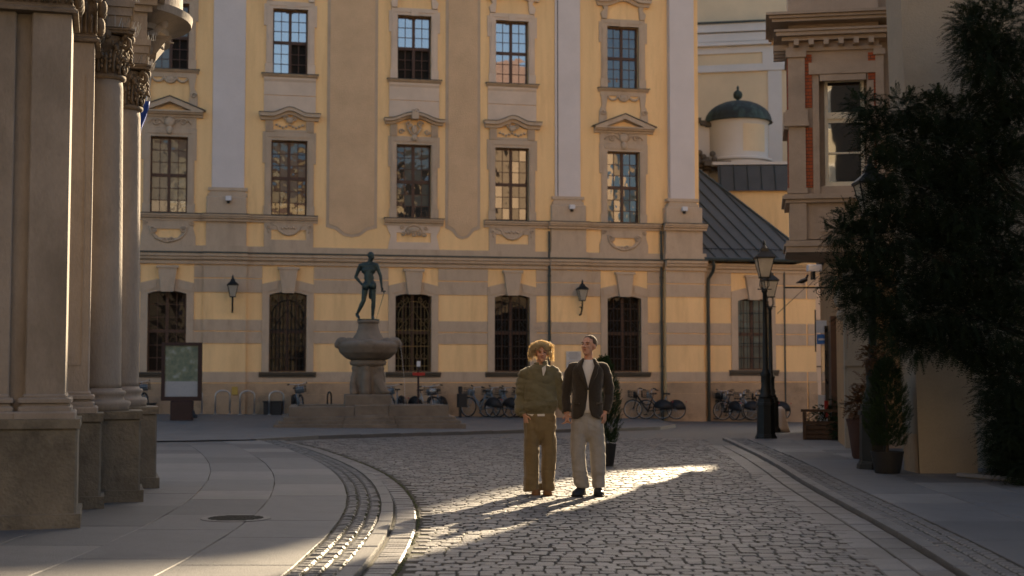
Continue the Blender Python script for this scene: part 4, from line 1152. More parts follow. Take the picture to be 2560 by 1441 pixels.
colba = [(.33, .981), (.33, 1.03), (.345, 1.06), (.33, 1.09), (.275, 1.10), (.26, 1.13), (.275, 1.16), (.29, 1.185), (.275, 1.21), (.245, 1.215), (.236, 1.24)]
def capital(name, cx, cy, z0, r, h, ab, square=False):
    o = MB().lathe([(r * 1.0, z0 - .02), (r * 1.16, z0), (r * 1.16, z0 + .035), (r * .98, z0 + .05), (r * .95, z0 + .2), (r * 1.1, z0 + h * .75), (r * 1.25, z0 + h * .86)], cx, cy, 20)
    co = pm(name, o, 'carved', smooth=True)
    b = MB()
    for tier, (n, zz, hh, rr) in enumerate(((8, z0 + .04, h * .42, r * .98), (8, z0 + .06, h * .68, r * 1.0))):
        for k in range(n):
            a = 2 * math.pi * (k + .5 * tier) / n
            ca, sa = math.cos(a), math.sin(a)
            pts = []; rads = []
            for i in range(7):
                t = i / 6; out = rr + .02 + .10 * t ** 3; z = zz + hh * (t if t < .85 else .85 - (t - .85) * 1.5)
                pts.append((cx + out * ca, cy + out * sa, z)); rads.append((.055 * (1 - .35 * t) * (1.0 if i < 6 else .6), .018))
            b.tube(pts, rads, 6)
            for sd in (-1, 1):
                for t in (.35, .6, .85):
                    out = rr + .03 + .09 * t ** 3; b.ell((cx + out * ca - sd * sa * .045, cy + out * sa + sd * ca * .045, zz + hh * t), (.022, .022, .032), 5, 4)
    for k in range(4):                      # corner volutes
        a = math.pi / 4 + k * math.pi / 2; ca, sa = math.cos(a), math.sin(a)
        pts = []; rr = []
        for i in range(18):
            t = i / 17; q = t * 2.6 * math.pi; rad = .085 * (1 - .7 * t)
            out = r * 1.32 + .06 + rad * math.cos(q + math.pi * .5); zz = z0 + h * .72 + rad * math.sin(q + math.pi * .5)
            pts.append((cx + out * ca, cy + out * sa, zz)); rr.append(.03 * (1 - .4 * t))
        b.tube(pts, rr, 6)
    for k in range(4):
        a = k * math.pi / 2; b.ell((cx + (r * 1.35) * math.cos(a), cy + (r * 1.35) * math.sin(a), z0 + h * .88), (.06, .06, .06), 7, 5)
    pm('acanthus', b, 'carved', smooth=True)
    pts = []
    for k in range(4):
        a = math.pi / 4 + k * math.pi / 2
        for da, f in ((-.09, 1), (.09, 1)): pts.append((cx + ab * 1.32 * math.cos(a + da), cy + ab * 1.32 * math.sin(a + da)))
        for q in (.25, .5, .75):
            aa = a + q * math.pi / 2; rr = ab * (.98 + .34 * abs(q - .5) * 2 * .35); pts.append((cx + rr * math.cos(aa), cy + rr * math.sin(aa)))
    b = MB(); b.prism(pts, z0 + h * .90, z0 + h * .955); b.prism([(cx + (x - cx) * 1.06, cy + (y - cy) * 1.06) for x, y in pts], z0 + h * .957, z0 + h)
    pm('abacus', b, 'carved', fix=True)
for (cx, cy) in ((-.03, 17.25), (.215, 19.2)):
    pm('column_base', MB().lathe(colba, cx, cy, 28), smooth=True); pm('column', MB().lathe(colsh, cx, cy, 32), smooth=True)
    capital('capital', cx, cy, 4.86, .20, .56, .30)
    # entablature block
    b = MB()
    for (z0, z1, o) in ((5.43, 5.56, 0), (5.562, 5.66, .025), (5.662, 5.74, .05), (5.742, 6.10, .0), (6.102, 6.18, .06), (6.182, 6.28, .12), (6.282, 6.40, .22)): b.box(-1.4, cx + .26 + o, cy - .30 - o, cy + .3 + o, z0, z1)
    pm('entablature', b)
    b = MB(); rs = random.Random(int(cy * 10))
    for i in range(15):
        t = i / 14
        p = Vector((cx + .36 * math.cos(R(-75 + 100 * t)), cy + .36 * math.sin(R(-75 + 100 * t)), 5.42)); b.tube([p, p + Vector((rs.uniform(-.03, .05), rs.uniform(-.03, .03), rs.uniform(.09, .14)))], .0035, 4)
    for i in range(12):
        t = i / 11; p = Vector((cx + .10 + .26 * t, cy - .28, 5.74)); b.tube([p, p + Vector((rs.uniform(-.03, .03), rs.uniform(-.03, .03), rs.uniform(.09, .14)))], .0035, 4)
    tag(pm('bird_spikes', b, 'steel'), kind='stuff')
# pilaster capitals of the near pier
for (x0, x1, y0, z) in ((-2.4, -.353, 14.38, 4.92), (-1.3, -.15, 16.2, 5.06)):
    b = MB(); b.bbox(x0 - .06, x1 + .06, y0 - .06, y0 + .8, z, z + .05, .02); b.bbox(x0 - .03, x1 + .03, y0 - .03, y0 + .8, z + .05, z + .09, .015); b.box(x0 - .01, x1 + .01, y0 - .01, y0 + .8, z + .09, z + .62); b.box(x0 - .1, x1 + .1, y0 - .1, y0 + .8, z + .62, z + .70)
    c = pm('pilaster_capital', b, 'carved')
    b = MB(); x = x0 + .12
    while x < x1:
        for tier in (0, 1):
            pts = []; rr = []
            for i in range(7):
                t = i / 6; pts.append((x + .05 * tier, y0 - .03 - .10 * t ** 3, z + .1 + (.2 + .18 * tier) * (t if t < .85 else .85 - (t - .85) * 1.6))); rr.append((.045 * (1 - .3 * t), .016))
            b.tube(pts, rr, 6)
        x += .11
    for i in range(4):
        for tier in (0, 1):
            b.ell((x1 + .05 + .02 * tier, y0 + .1 + .18 * i, z + .22 + .2 * tier), (.06, .06, .09), 7, 5)
    curl(b, x1 + .02, z + .5, .08, 1.5, 1, y0 - .05, .03)
    pm('acanthus', b, 'carved', smooth=True)
b = MB()
for (z0, z1, o) in ((5.51, 5.7, 0), (5.7, 5.8, .05), (5.8, 6.2, 0), (6.2, 6.5, .2)): b.box(-2.6, -.3 + o, 14.3 - o, 16.9 + o, z0 + .12, z1 + .118)
pm('entablature', b)
# curved balcony cornice projecting above
bal = MB().lathe([(.55, 5.86), (.75, 6.0), (.9, 6.03), (.92, 6.1), (1.05, 6.16), (1.22, 6.2), (1.24, 6.3), (1.1, 6.34), (1.1, 7.2)], -.12, 20.05, 36)
pm('balcony', bal, auto=35)
b = MB(); b.loft([[(x, y, z) for x, y in ((-.3, 19.55 - e), (.62 + e, 19.55 - e), (.62 + e, 20.1), (-.3, 20.1))] for z, e in ((5.72, 0), (5.88, .12), (5.92, .19))]); pm('bracket', b, fix=True)
sp = MB(); q = Vector((.50, 19.55, 5.72))
sp.cap(q + Vector((0, 0, .02)), q + Vector((.02, 0, .22)), .07, .10); sp.cap(q + Vector((.02, 0, .22)), q + Vector((.14, -.02, .34)), .07, .05); sp.ell(q + Vector((.2, -.03, .40)), (.07, .06, .08)); sp.cap(q + Vector((-.05, 0, .24)), q + Vector((-.14, 0, .0)), .06, .02); sp.cap(q + Vector((.08, 0, .25)), q + Vector((.2, 0, .06)), .05, .02); sp.cap(q + Vector((.18, -.02, .16)), q + Vector((.34, -.04, .14)), .025, .012); sp.cap(q + Vector((-.02, 0, .1)), q + Vector((-.02, 0, -.2)), .05, .04)
sculpt = remesh(sp, 'figure', 'portal', .014, 2, po)
fg = thing('flag', 'furled deep blue flag hanging behind the carved column capital', 'flag', (-5.25, 19.9, 4.62))
MB().tube([(-.9, -1.45, -.8), (-.14, 0, -.05), (.12, 0, .75)], .014, 6).build('pole', 'steel', fg)
b = MB(); rings = []
for i in range(12):
    t = i / 11; rings.append([(-.10 + .18 * t + .05 * math.cos(a) * (1 + .3 * math.sin(9 * t + 2 * a)), .05 * math.sin(a), -.1 + .72 * t) for a in [2 * math.pi * k / 10 for k in range(10)]])
b.loft(rings).build('cloth', 'blueflag', fg, smooth=True)

# ================================================================== HOUSES BEHIND THE CAMERA (seen only as reflections in the glass)
def opposite(x, wdt, h, m, label):
    t = thing('opposite_house', label, 'building', (x, -28, 0))
    MB().box(-wdt / 2, wdt / 2, -8, 0, -.2, h).build('wall', m, t)
    MB().add([(-wdt / 2, .5, h), (wdt / 2, .5, h), (wdt / 2, -8, h), (-wdt / 2, -8, h), (-wdt / 2, -4, h + 4), (wdt / 2, -4, h + 4)], [(0, 1, 5, 4), (2, 3, 4, 5), (1, 2, 5), (3, 0, 4)]).build('roof', 'rooftile', t)
    n = int(wdt / 2.4)
    for i in range(n):
        for j in range(int(h / 3.6)):
            xx = -wdt / 2 + (i + .5) * wdt / n; zz = 1.2 + 3.6 * j
            f = MB().box(xx - .65, xx + .65, 0, .06, zz - .1, zz + 2.0).build('window', 'white2', t); MB().box(xx - .5, xx + .5, .06, .07, zz, zz + 1.9).build('pane', 'glassdark', f)
opposite(-19, 18, 18.5, 'oppwall', 'ochre town house across the street behind the viewpoint, left one')
opposite(0.5, 20, 20.5, 'oppwall2', 'pale stone town house across the street behind the viewpoint, middle one')
opposite(20, 18, 17.5, 'oppwall', 'ochre town house across the street behind the viewpoint, right one')

# ================================================================== FOUNTAIN
FX, FY = -3.90, 38.6
FZ = gz(FX, FY) + 0.065
fo = thing('fountain', 'stone fountain with wide bowl on a stepped basin', 'fountain', (FX, FY, FZ), R(8))
fo.scale = (.97, .97, .925)
for i, (hw, hd, z0, z1) in enumerate(((2.55, 1.9, -.05, .12), (2.42, 1.78, .12, .22), (2.30, 1.66, .22, .32))):
    b = MB()
    for (x0, x1) in ((-hw, -hw * .3), (-hw * .3 + .008, hw * .28), (hw * .28 + .008, hw)): b.bbox(x0, x1, -hd, hd, z0, z1 - .004, .012)
    b.build('step', 'fountain', fo)
for (x0, x1) in ((-2.16, -.42), (-.41, .50), (.51, 2.12)):
    MB().bbox(x0, x1, -1.5, -1.28, .32, .60 if x0 < -1 else .64, .015).build('basin_wall', 'fountain', fo)
MB().bbox(-.40, .50, -1.62, -1.505, .10, .36, .015).build('front_block', 'fountain', fo)
for sg in (-1, 1): MB().bbox(*sorted((sg * 2.14, sg * 1.94)), -1.27, 1.5, .32, .6, .015).build('basin_wall', 'fountain', fo)
MB().bbox(-1.93, 1.93, 1.28, 1.5, .32, .6, .015).build('basin_wall', 'fountain', fo)
wm = bpy.data.materials.new('water'); wm.use_nodes = True; q = wm.node_tree.nodes['Principled BSDF']; q.inputs['Base Color'].default_value = (.02, .03, .03, 1); q.inputs['Roughness'].default_value = .05; MATS['water'] = wm
MB().box(-1.93, 1.93, -1.27, 1.27, .33, .45).build('water', 'water', fo)
MB().bbox(-.66, .62, -.6, .6, .45, .92, .02).build('pedestal', 'fountain', fo)
# crouching support of draped figures
c = MB()
c.cap((0, 0, .95), (0, 0, 1.8), .36, .40); 
for a in range(0, 360, 60):
    ca, sa = math.cos(R(a + 20)), math.sin(R(a + 20))
    c.cap((.30 * ca, .30 * sa, 1.75), (.40 * ca, .40 * sa, 1.4), .13, .11); c.cap((.40 * ca, .40 * sa, 1.4), (.36 * ca, .36 * sa, 1.0), .12, .15); c.ell((.34 * ca, .34 * sa, 1.68), (.15, .15, .12))
c.cap((.42, -.35, 1.02), (.24, -.28, 1.35), .13, .14); c.cap((.42, -.35, 1.02), (.56, -.45, .98), .09, .05); c.cap((-.4, -.3, .98), (-.42, -.2, 1.25), .12, .10)
remesh(c, 'support', 'fountain', .03, 3, fo)
MB().lathe([(.34, 1.70), (.50, 1.78), (.52, 1.86), (.47, 1.92), (.42, 1.94)], seg=32).build('collar', 'fountain', fo, smooth=True)
c = MB().lathe([(.0, 1.84), (.40, 1.88), (.62, 1.97), (.79, 2.13), (.86, 2.30), (.87, 2.38), (.81, 2.44), (.62, 2.47), (.40, 2.49), (.0, 2.5)], seg=36)
for sg in (-1, 1):
    c.ell((sg * .72, -.15, 2.45), (.19, .24, .14)); c.ell((sg * .86, -.18, 2.36), (.09, .13, .11)); c.ell((sg * .52, -.3, 2.47), (.2, .2, .10))
c.ell((0, -.7, 2.42), (.2, .16, .1))
remesh(c, 'bowl', 'fountain', .03, 3, fo)
MB().lathe([(.50, 2.46), (.44, 2.55), (.34, 2.70), (.29, 2.85), (.275, 2.98), (.31, 3.02), (.31, 3.06), (.28, 3.08)], seg=28).build('neck', 'fountain', fo, auto=40)
b = MB()
for i in range(8): pass
b.tube([(.88, -.3, 2.33), (.94, -.32, 1.9), (1.0, -.33, 1.2), (1.02, -.33, .46)], .0035, 5); b.build('water_jet', 'plastic', fo)

# ---------------------------------------------------------------- body builder
def rig(J, g=1.0, feet=True):
    """J: joint dict (Vectors). Returns MB of overlapping muscle volumes."""
    b = MB(); V = lambda k: Vector(J[k])
    pel = V('pelvis'); ch_ = V('chest'); nk = V('neck'); hd = V('head')
    sp = (V('shR') - V('shL')).normalized(); hp = (V('hipR') - V('hipL')).normalized()
    fw = V('fwd') if 'fwd' in J else Vector((0, -1, 0))
    b.cap(pel - hp * .075 * g, pel + hp * .075 * g, .105 * g, .105 * g); b.cap(pel + Vector((0, 0, .03)), ch_ - Vector((0, 0, .06)), .115 * g, .125 * g)
    b.cap(pel.lerp(ch_, .45) - hp * .04, pel.lerp(ch_, .45) + hp * .04, .095 * g, .095 * g)
    b.cap(ch_ - sp * .075 * g, ch_ + sp * .075 * g, .115 * g, .115 * g); b.cap(ch_ + Vector((0, 0, .10)) - sp * .11 * g, ch_ + Vector((0, 0, .10)) + sp * .11 * g, .085 * g, .085 * g)
    b.cap(V('shL'), V('shR'), .06 * g, .06 * g); b.cap(nk - Vector((0, 0, .08)), nk.lerp(hd, .55), .062 * g, .055 * g)
    for s in 'LR':
        b.cap(nk, V('sh' + s), .05 * g, .06 * g)
        b.cap(V('sh' + s), V('el' + s), .060 * g, .043 * g); b.cap(V('el' + s), V('el' + s).lerp(V('wr' + s), .35), .044 * g, .044 * g); b.cap(V('el' + s).lerp(V('wr' + s), .3), V('wr' + s), .043 * g, .029 * g)
        b.cap(V('hip' + s), V('kn' + s), .092 * g, .058 * g); b.cap(V('kn' + s), V('kn' + s).lerp(V('an' + s), .35), .056 * g, .060 * g); b.cap(V('kn' + s).lerp(V('an' + s), .3), V('an' + s), .058 * g, .038 * g)
        b.ell(V('hip' + s) + hp * 0 - fw * .075 * g, (.095 * g, .08 * g, .10 * g))
        if not feet: continue
        an = V('an' + s); fd = V('ft' + s)
        b.cap(an + Vector((0, 0, -.03)), fd.lerp(an, .45), .042 * g, .040 * g); b.cap(fd.lerp(an, .4), fd, .042 * g, .028 * g); b.cap(an - (fd - an) * .25 + Vector((0, 0, -.02)), an, .034 * g, .035 * g)
    return b
def add_head(b, c, face, up=Vector((0, 0, 1)), g=1.0):
    """skull, jaw, nose, brow, ears; face = looking direction"""
    f = face.normalized(); u = (up - f * up.dot(f)).normalized(); r = f.cross(u)
    M = Matrix((r, f, u)).transposed()
    P = lambda x, y, z: c + M @ (Vector((x, y, z)) * g)
    b.ell(P(0, -.018, .035), (.076 * g, .094 * g, .088 * g), 16, 12, M); b.ell(P(0, .022, -.035), (.058 * g, .066 * g, .080 * g), 14, 10, M)
    b.ell(P(0, .055, -.088), (.026 * g, .026 * g, .022 * g), 10, 8, M)
    b.ell(P(0, .070, .028), (.048 * g, .020 * g, .012 * g), 10, 6, M)
    b.cap(P(0, .083, .018), P(0, .107, -.022), .009 * g, .0135 * g, 8); b.ell(P(.012, .093, -.027), (.009 * g, .009 * g, .008 * g), 8, 6, M); b.ell(P(-.012, .093, -.027), (.009 * g, .009 * g, .008 * g), 8, 6, M)
    for s in (-1, 1): b.ell(P(s * .036, .064, -.02), (.020 * g, .018 * g, .022 * g), 8, 6, M); b.ell(P(s * .078, -.012, -.008), (.009 * g, .019 * g, .031 * g), 8, 8, M)
    b.ell(P(0, .078, -.052), (.024 * g, .012 * g, .010 * g), 8, 6, M)
    return P, M
def add_hand(b, wr, d, palm_n, thumb_side, curl_=0.5, g=1.0):
    """palm and five bent fingers; d: hand direction, palm_n: palm normal (fingers curl towards it)"""
    d = d.normalized(); n_ = (palm_n - d * palm_n.dot(d)).normalized(); r = d.cross(n_).normalized()
    if r.dot(thumb_side) < 0: r = -r
    pal = wr + d * .048 * g
    for k in (-1, -.33, .33, 1): b.cap(wr + d * .015 * g + r * k * .020 * g, wr + d * .085 * g + r * k * .030 * g, .014 * g, .0125 * g, 8)
    for k, L in ((.030, .072), (.010, .080), (-.010, .074), (-.029, .058)):
        p = wr + d * .088 * g + r * k * g; dd = d.copy()
        for i, f in enumerate((.42, .32, .26)):
            ang = curl_ * (0.55 + .35 * i); dd = (dd * math.cos(ang) + n_ * math.sin(ang)).normalized()
            # keep curling in the d/n plane
            q = p + dd * L * f * g; b.cap(p, q, (.0092 - .0009 * i) * g, (.0085 - .0009 * i) * g, 8); p = q
    p = wr + d * .022 * g + r * .030 * g
    q = p + (d * .6 + r * .7 + n_ * .35).normalized() * .040 * g; b.cap(p, q, .0135 * g, .0105 * g, 8); q2 = q + (d * .9 + r * .1 + n_ * .5).normalized() * .034 * g; b.cap(q, q2, .0105 * g, .0085 * g, 8)

# ---------------------------------------------------------------- statue (seen from behind)
st = thing('fencer_statue', 'green bronze nude male statue with sword standing on top of the fountain', 'statue', (FX, FY, FZ + 2.85), R(8))
st.scale = (1.05, 1.05, 1.05)
J = dict(pelvis=(.02, 0, .93), chest=(.0, .02, 1.30), neck=(.02, .03, 1.50), head=(.06, -.0, 1.66), shL=(-.21, .03, 1.42), shR=(.20, .0, 1.43), elL=(-.33, .10, 1.13), wrL=(-.17, .05, .93), elR=(.31, -.02, 1.15), wrR=(.34, -.05, .86),
         hipL=(-.08, .0, .88), hipR=(.11, 0, .90), knL=(-.13, -.04, .50), knR=(.13, -.02, .48), anL=(-.29, .06, .16), anR=(.11, .02, .10), ftL=(-.24, -.08, .045), ftR=(.12, -.13, .03), fwd=(0, 1, 0))
b = rig(J, 1.0)
add_head(b, Vector(J['head']), Vector((.75, -.6, -.15)))
b.cap((.08, .06, .62), (.1, .06, .80), .08, .09)
add_hand(b, Vector(J['wrL']), Vector((.5, -.1, -.25)), Vector((.3, -.9, 0)), Vector((0, 0, 1)), .5); add_hand(b, Vector(J['wrR']), Vector((.15, -.1, -1)), Vector((-.7, -.7, 0)), Vector((0, -1, 0)), 1.0)
remesh(b, 'body', 'bronze', .013, 3, st)
b = MB(); b.prism([(.26 * math.cos(R(a)) * 1.1, .24 * math.sin(R(a))) for a in range(0, 360, 15)], -.02, .03); b.build('base', 'bronze', st, fix=True)
b = MB(); b.tube([(.36, -.07, .80), (.40, -.08, .72)], .016, 6); b.ell((.385, -.075, .755), (.06, .05, .018)); b.tube([(.40, -.08, .72), (.20, -.1, .03)], [.008, .003], 4); b.build('sword', 'bronze', st)

# ================================================================== PEOPLE
def ellring(z, cx, cy, a, b_, n=40, p=2.3, a0=0.0, a1=2 * math.pi, close=True):
    out = []
    m = n if close else n + 1
    for k in range(m):
        t = a0 + (a1 - a0) * k / n; c, s_ = math.cos(t), math.sin(t)
        out.append((cx + a * math.copysign(abs(c) ** (2 / p), c), cy + b_ * math.copysign(abs(s_) ** (2 / p), s_), z))
    return out
def densify(tbl, n):
    out = []
    for i in range(n + 1):
        t = tbl[0][0] + (tbl[-1][0] - tbl[0][0]) * i / n
        r = [t]
        for c in range(1, len(tbl[0])): r.append(interp(sorted((q[0], q[c]) for q in tbl), t))
        out.append(r)
    return out
def face_parts(P, M, root, g=1.0, brow='haircrop', beard=None):
    for s in (-1, 1):
        e = MB(); e.ell(P(s * .031, .082, .008), (.0125 * g, .006 * g, .0058 * g), 8, 6, M); e.build('eye', 'skinshade', root)
        e = MB(); e.tube([P(s * .016, .091, .026), P(s * .034, .088, .031), P(s * .050, .076, .026)], .0045 * g, 5); e.build('eyebrow', brow, root)
    e = MB(); e.ell(P(0, .0895, -.0485), (.020 * g, .006 * g, .0035 * g), 8, 6, M); e.ell(P(0, .0875, -.056), (.017 * g, .007 * g, .0045 * g), 8, 6, M); e.build('lips', 'lips', root)
def shoe(b, heel, toe, w=.046, h=.075):
    heel = Vector(heel); toe = Vector(toe); d = (toe - heel); L = d.length; d.normalize(); r = Vector((d.y, -d.x, 0))
    rings = []
    for i in range(13):
        t = i / 12; ww = w * (.80 + .35 * math.sin(math.pi * min(1, t * 1.05)) - (.55 * max(0, t - .78) / .22)); hh = h * (1.25 if t < .3 else 1.25 - .65 * (t - .3) / .7)
        if t > .93: hh *= .7
        c = heel + d * L * t
        rings.append([tuple(c + r * (ww * x) + Vector((0, 0, hh * z))) for x, z in ((-1, 0), (-1.02, .3), (-.85, .75), (-.4, 1), (.4, 1), (.85, .75), (1.02, .3), (1, 0))])
    b.loft(rings)
# ------------------------------------------------ person with curly hair, olive jacket
wx, wy = .33, 16.72
pw = thing('person', 'person with curly blond hair in an olive jacket and brown wide trousers', 'person', (wx, wy, .0))
J = dict(pelvis=(0, .0, .93), chest=(.0, .01, 1.27), neck=(.005, .01, 1.45), head=(.016, -.005, 1.648), shL=(-.15, .01, 1.38), shR=(.155, .01, 1.39), elL=(-.245, .03, 1.13), wrL=(-.185, -.06, .93), elR=(.245, -.0, 1.17), wrR=(.300, -.09, .955),
         hipL=(-.085, 0, .88), hipR=(.085, 0, .88), knL=(-.09, -.02, .48), knR=(.09, -.02, .48), anL=(-.075, .02, .09), anR=(.085, .02, .09), ftL=(-.085, -.13, .03), ftR=(.10, -.13, .03))
b = rig(J, .88, False)
P, M = add_head(b, Vector(J['head']), Vector((.10, -1, .02)), g=.98)
add_hand(b, Vector(J['wrL']), Vector((.25, -.1, -1)), Vector((.8, .5, 0)), Vector((0, -1, 0)), .4, .95); add_hand(b, Vector(J['wrR']), Vector((.12, -.08, -1)), Vector((.75, .3, 0)), Vector((0, -1, 0)), .75, .95)
body = remesh(b, 'body', 'skin', .0075, 2, pw)
face_parts(P, M, pw, .98, 'hairroot')
# trousers: wide, pleated, breaking over the shoe
def trousers(root, m, waist, legs, crotch, seed, amp=.016, vox=.011):
    b = MB()
    b.loft([ellring(z, cx, cy, a, c, 32) for z, cx, cy, a, c in waist])
    for L in legs: b.loft([ellring(z, cx, cy, a, c, 28, 2.2) for z, cx, cy, a, c in L])
    f1 = folds(amp, 16, 10, 3.2, seed); f2 = folds(amp * .8, 5, 5, 17, seed + 5)
    c1 = creases(amp * 1.3, 5, 4, 9, seed + 2)
    return remesh(b, 'trousers', m, vox, 2, root, disp=lambda p: f1(p) - c1(p) * (1 if (p.z < .25 or p.z > .55) else .5) * (1 if p.z > .15 else .6) + f2(p) * (1.4 if p.z < .3 else .5))
trousers(pw, 'browncloth', [(.60, 0, 0, .05, .03), (.66, 0, 0, .13, .075), (.74, 0, 0, .188, .112), (.80, 0, 0, .192, .118), (.90, 0, 0, .188, .12), (.98, 0, 0, .17, .115)],
         [[(.035, -.098, .015, .096, .108), (.2, -.102, .008, .090, .103), (.42, -.106, 0, .090, .100), (.60, -.100, 0, .093, .106), (.84, -.09, 0, .085, .11)],
          [(.04, .085, .015, .084, .105), (.2, .093, .008, .080, .100), (.42, .101, 0, .085, .10), (.60, .10, 0, .092, .105), (.84, .09, 0, .085, .11)]], .7, 1.3, .0095)
b = MB(); shoe(b, (-.045, .05, 0), (-.055, -.19, 0), .046, .06); b.build('shoe', 'suede', pw, smooth=True); b = MB(); shoe(b, (.075, .05, 0), (.095, -.19, 0), .046, .06); b.build('shoe', 'suede', pw, smooth=True)
b = MB(); b.loft([ellring(z, 0, 0, a, c, 36) for z, a, c in ((.915, .172, .120), (.95, .170, .118), (1.0, .16, .11))], cap=False); b.build('shirt_hem', 'tee', pw, smooth=True)
# jacket
b = MB()
tor = [(.935, 0, 0, .168, .118), (.965, 0, 0, .180, .128), (1.03, 0, -.005, .205, .160), (1.12, 0, 0, .200, .155), (1.25, 0, .005, .192, .145), (1.36, 0, .01, .185, .135), (1.44, .003, .012, .160, .115), (1.49, .005, .012, .105, .092), (1.515, .006, .01, .085, .082)]
b.loft([ellring(z, cx, cy, a, c, 40, 2.4) for z, cx, cy, a, c in densify(tor, 26)])
for side, pts in ((-1, [(-.10, .01, 1.44), (-.165, .012, 1.40), (-.205, .02, 1.28), (-.232, .03, 1.14), (-.240, .015, 1.03), (-.225, -.02, .965), (-.205, -.045, .94)]), (1, [(.10, .01, 1.45), (.175, .012, 1.40), (.222, .015, 1.28), (.25, .0, 1.14), (.277, -.045, 1.03), (.290, -.072, .985)])):
    n = len(pts); b.tube(pts, [.085, .090, .086, .080, .073, .063, .050][:n] if side < 0 else [.085, .088, .080, .072, .062, .048], 20)
for sg in (-1, 1): b.cap((sg * .05, .012, 1.462), (sg * .165, .012, 1.40), .062, .085)
fj = folds(.017, 6, 6, 5, 3.0); fj2 = folds(.012, 5, 5, 13, 8.0)
cj = creases(.016, 4, 4, 7, 5.0)
def jd(p):
    r = fj(p) - cj(p) + fj2(p) * (2.0 if (p.z < 1.1 or abs(p.x) > .2) else .8)
    if p.z < 1.03 and abs(p.x) < .19: r += .003 * math.sin(p.x * 70 + p.y * 60)      # gathered hem
    return r * min(1, max(.12, (p.z - .935) / .09)) if abs(p.x) < .19 else r
jk = remesh(b, 'jacket', 'jacket', .010, 2, pw, disp=jd)
# front placket, storm flap and pocket welts, laid on the front
def frontpatch(name, pts, m, root, mesh_obj, off=.012, th=.008):
    bm = MB(); dg = mesh_obj.data
    vs = []
    import mathutils
    kd = mathutils.kdtree.KDTree(len(dg.vertices))
    for i, v in enumerate(dg.vertices):
        kd.insert((v.co.x, 0 if v.co.y < .02 else 9, v.co.z), i)
    kd.balance()
    for x, z in pts:
        _, i, _ = kd.find((x, 0, z)); vs.append((x, dg.vertices[i].co.y - off, z))
    n = len(vs)
    bm.add(vs + [(x, y + th + .02, z) for x, y, z in vs], [tuple(range(n)), tuple(reversed(range(n, 2 * n)))] + [(i, n + i, n + (i + 1) % n, (i + 1) % n) for i in range(n)])
    return bm.build(name, m, root, fix=True)
def strip(name, path, wd, m, root, obj, off=.01):
    # a narrow strip following the cloth
    for (x0, z0), (x1, z1) in zip(path, path[1:]):
        pass
    L = []; Rr = []
    P_ = []
    for (x0, z0), (x1, z1) in zip(path, path[1:]):
        for k in range(6): P_.append((lerp(x0, x1, k / 6), lerp(z0, z1, k / 6)))
    P_.append(path[-1])
    b = MB(); dg = obj.data; rows = []
    for i, (x, z) in enumerate(P_):
        a = P_[max(0, i - 1)]; c = P_[min(len(P_) - 1, i + 1)]; d = Vector((c[0] - a[0], c[1] - a[1])); d.normalize(); nx, nz = -d.y, d.x
        row = []
        for q in (-wd / 2, wd / 2):
            px, pz = x + nx * q, z + nz * q
            hit, loc, nn, _ = obj.ray_cast(Vector((px, -1, pz)), Vector((0, 1, 0)))
            yy = loc.y if hit else -.12
            row.append((px, yy - off, pz))
        rows.append(row)
    vs = [p for r in rows for p in r]; fs = [(2 * i, 2 * i + 1, 2 * i + 3, 2 * i + 2) for i in range(len(rows) - 1)]
    n = len(vs); vs += [(x, y + off + .01, z) for x, y, z in vs]; fs += [tuple(n + q for q in f[::-1]) for f in fs]
    for i in range(len(rows) - 1):
        fs += [(2 * i, 2 * i + 2, n + 2 * i + 2, n + 2 * i), (2 * i + 1, n + 2 * i + 1, n + 2 * i + 3, 2 * i + 3)]
    fs += [(0, n, n + 1, 1), (2 * len(rows) - 2, 2 * len(rows) - 1, n + 2 * len(rows) - 1, n + 2 * len(rows) - 2)]
    b.add(vs, fs); return b.build(name, m, root, fix=True)
bpy.context.view_layer.update()
strip('placket', [(-.005, .97), (-.005, 1.1), (-.005, 1.22), (0, 1.30), (.03, 1.355), (.09, 1.375)], .03, 'jacket', pw, jk, .007)
strip('pocket_flap', [(-.165, 1.06), (-.10, 1.075), (-.045, 1.085)], .03, 'jacket', pw, jk, .006); strip('pocket_flap', [(.155, 1.05), (.09, 1.06), (.04, 1.07)], .03, 'jacket', pw, jk, .006)
# standing collar, folded open at the right
col = MB(); rows = []
for (z, e) in ((1.445, .016), (1.47, .010), (1.50, .004), (1.535, .002), (1.542, -.004), (1.53, -.010), (1.50, -.010), (1.45, -.006)):
    rows.append([(x, y, zz + (.02 if x > .03 and zz > 1.5 else 0)) for x, y, zz in ellring(z, .006, .012, .080 + e, .082 + e, 34, 2.0, R(-72), R(255), False)])
col.loft(rows, close=False); col.build('collar', 'jacket', pw, smooth=True, fix=True)
MB().xz([(.018, 1.475), (.062, 1.505), (.066, 1.46), (.04, 1.385), (.03, 1.385)], -.13, -.09).build('shirt_collar', 'tee', pw, fix=True)
MB().xz([(-.045, 1.46), (.065, 1.48), (.085, 1.40), (.05, 1.37), (.0, 1.36)], -.118, -.09).build('neck_flap', 'jacket', pw, fix=True)
cu = MB(); cu.tube([(-.212, -.04, .958), (-.198, -.052, .925)], [.05, .046], 16); cu.build('cuff', 'jacket', pw, smooth=True); cu = MB(); cu.tube([(.287, -.066, .995), (.297, -.082, .955)], [.047, .043], 16); cu.build('cuff', 'jacket', pw, smooth=True)
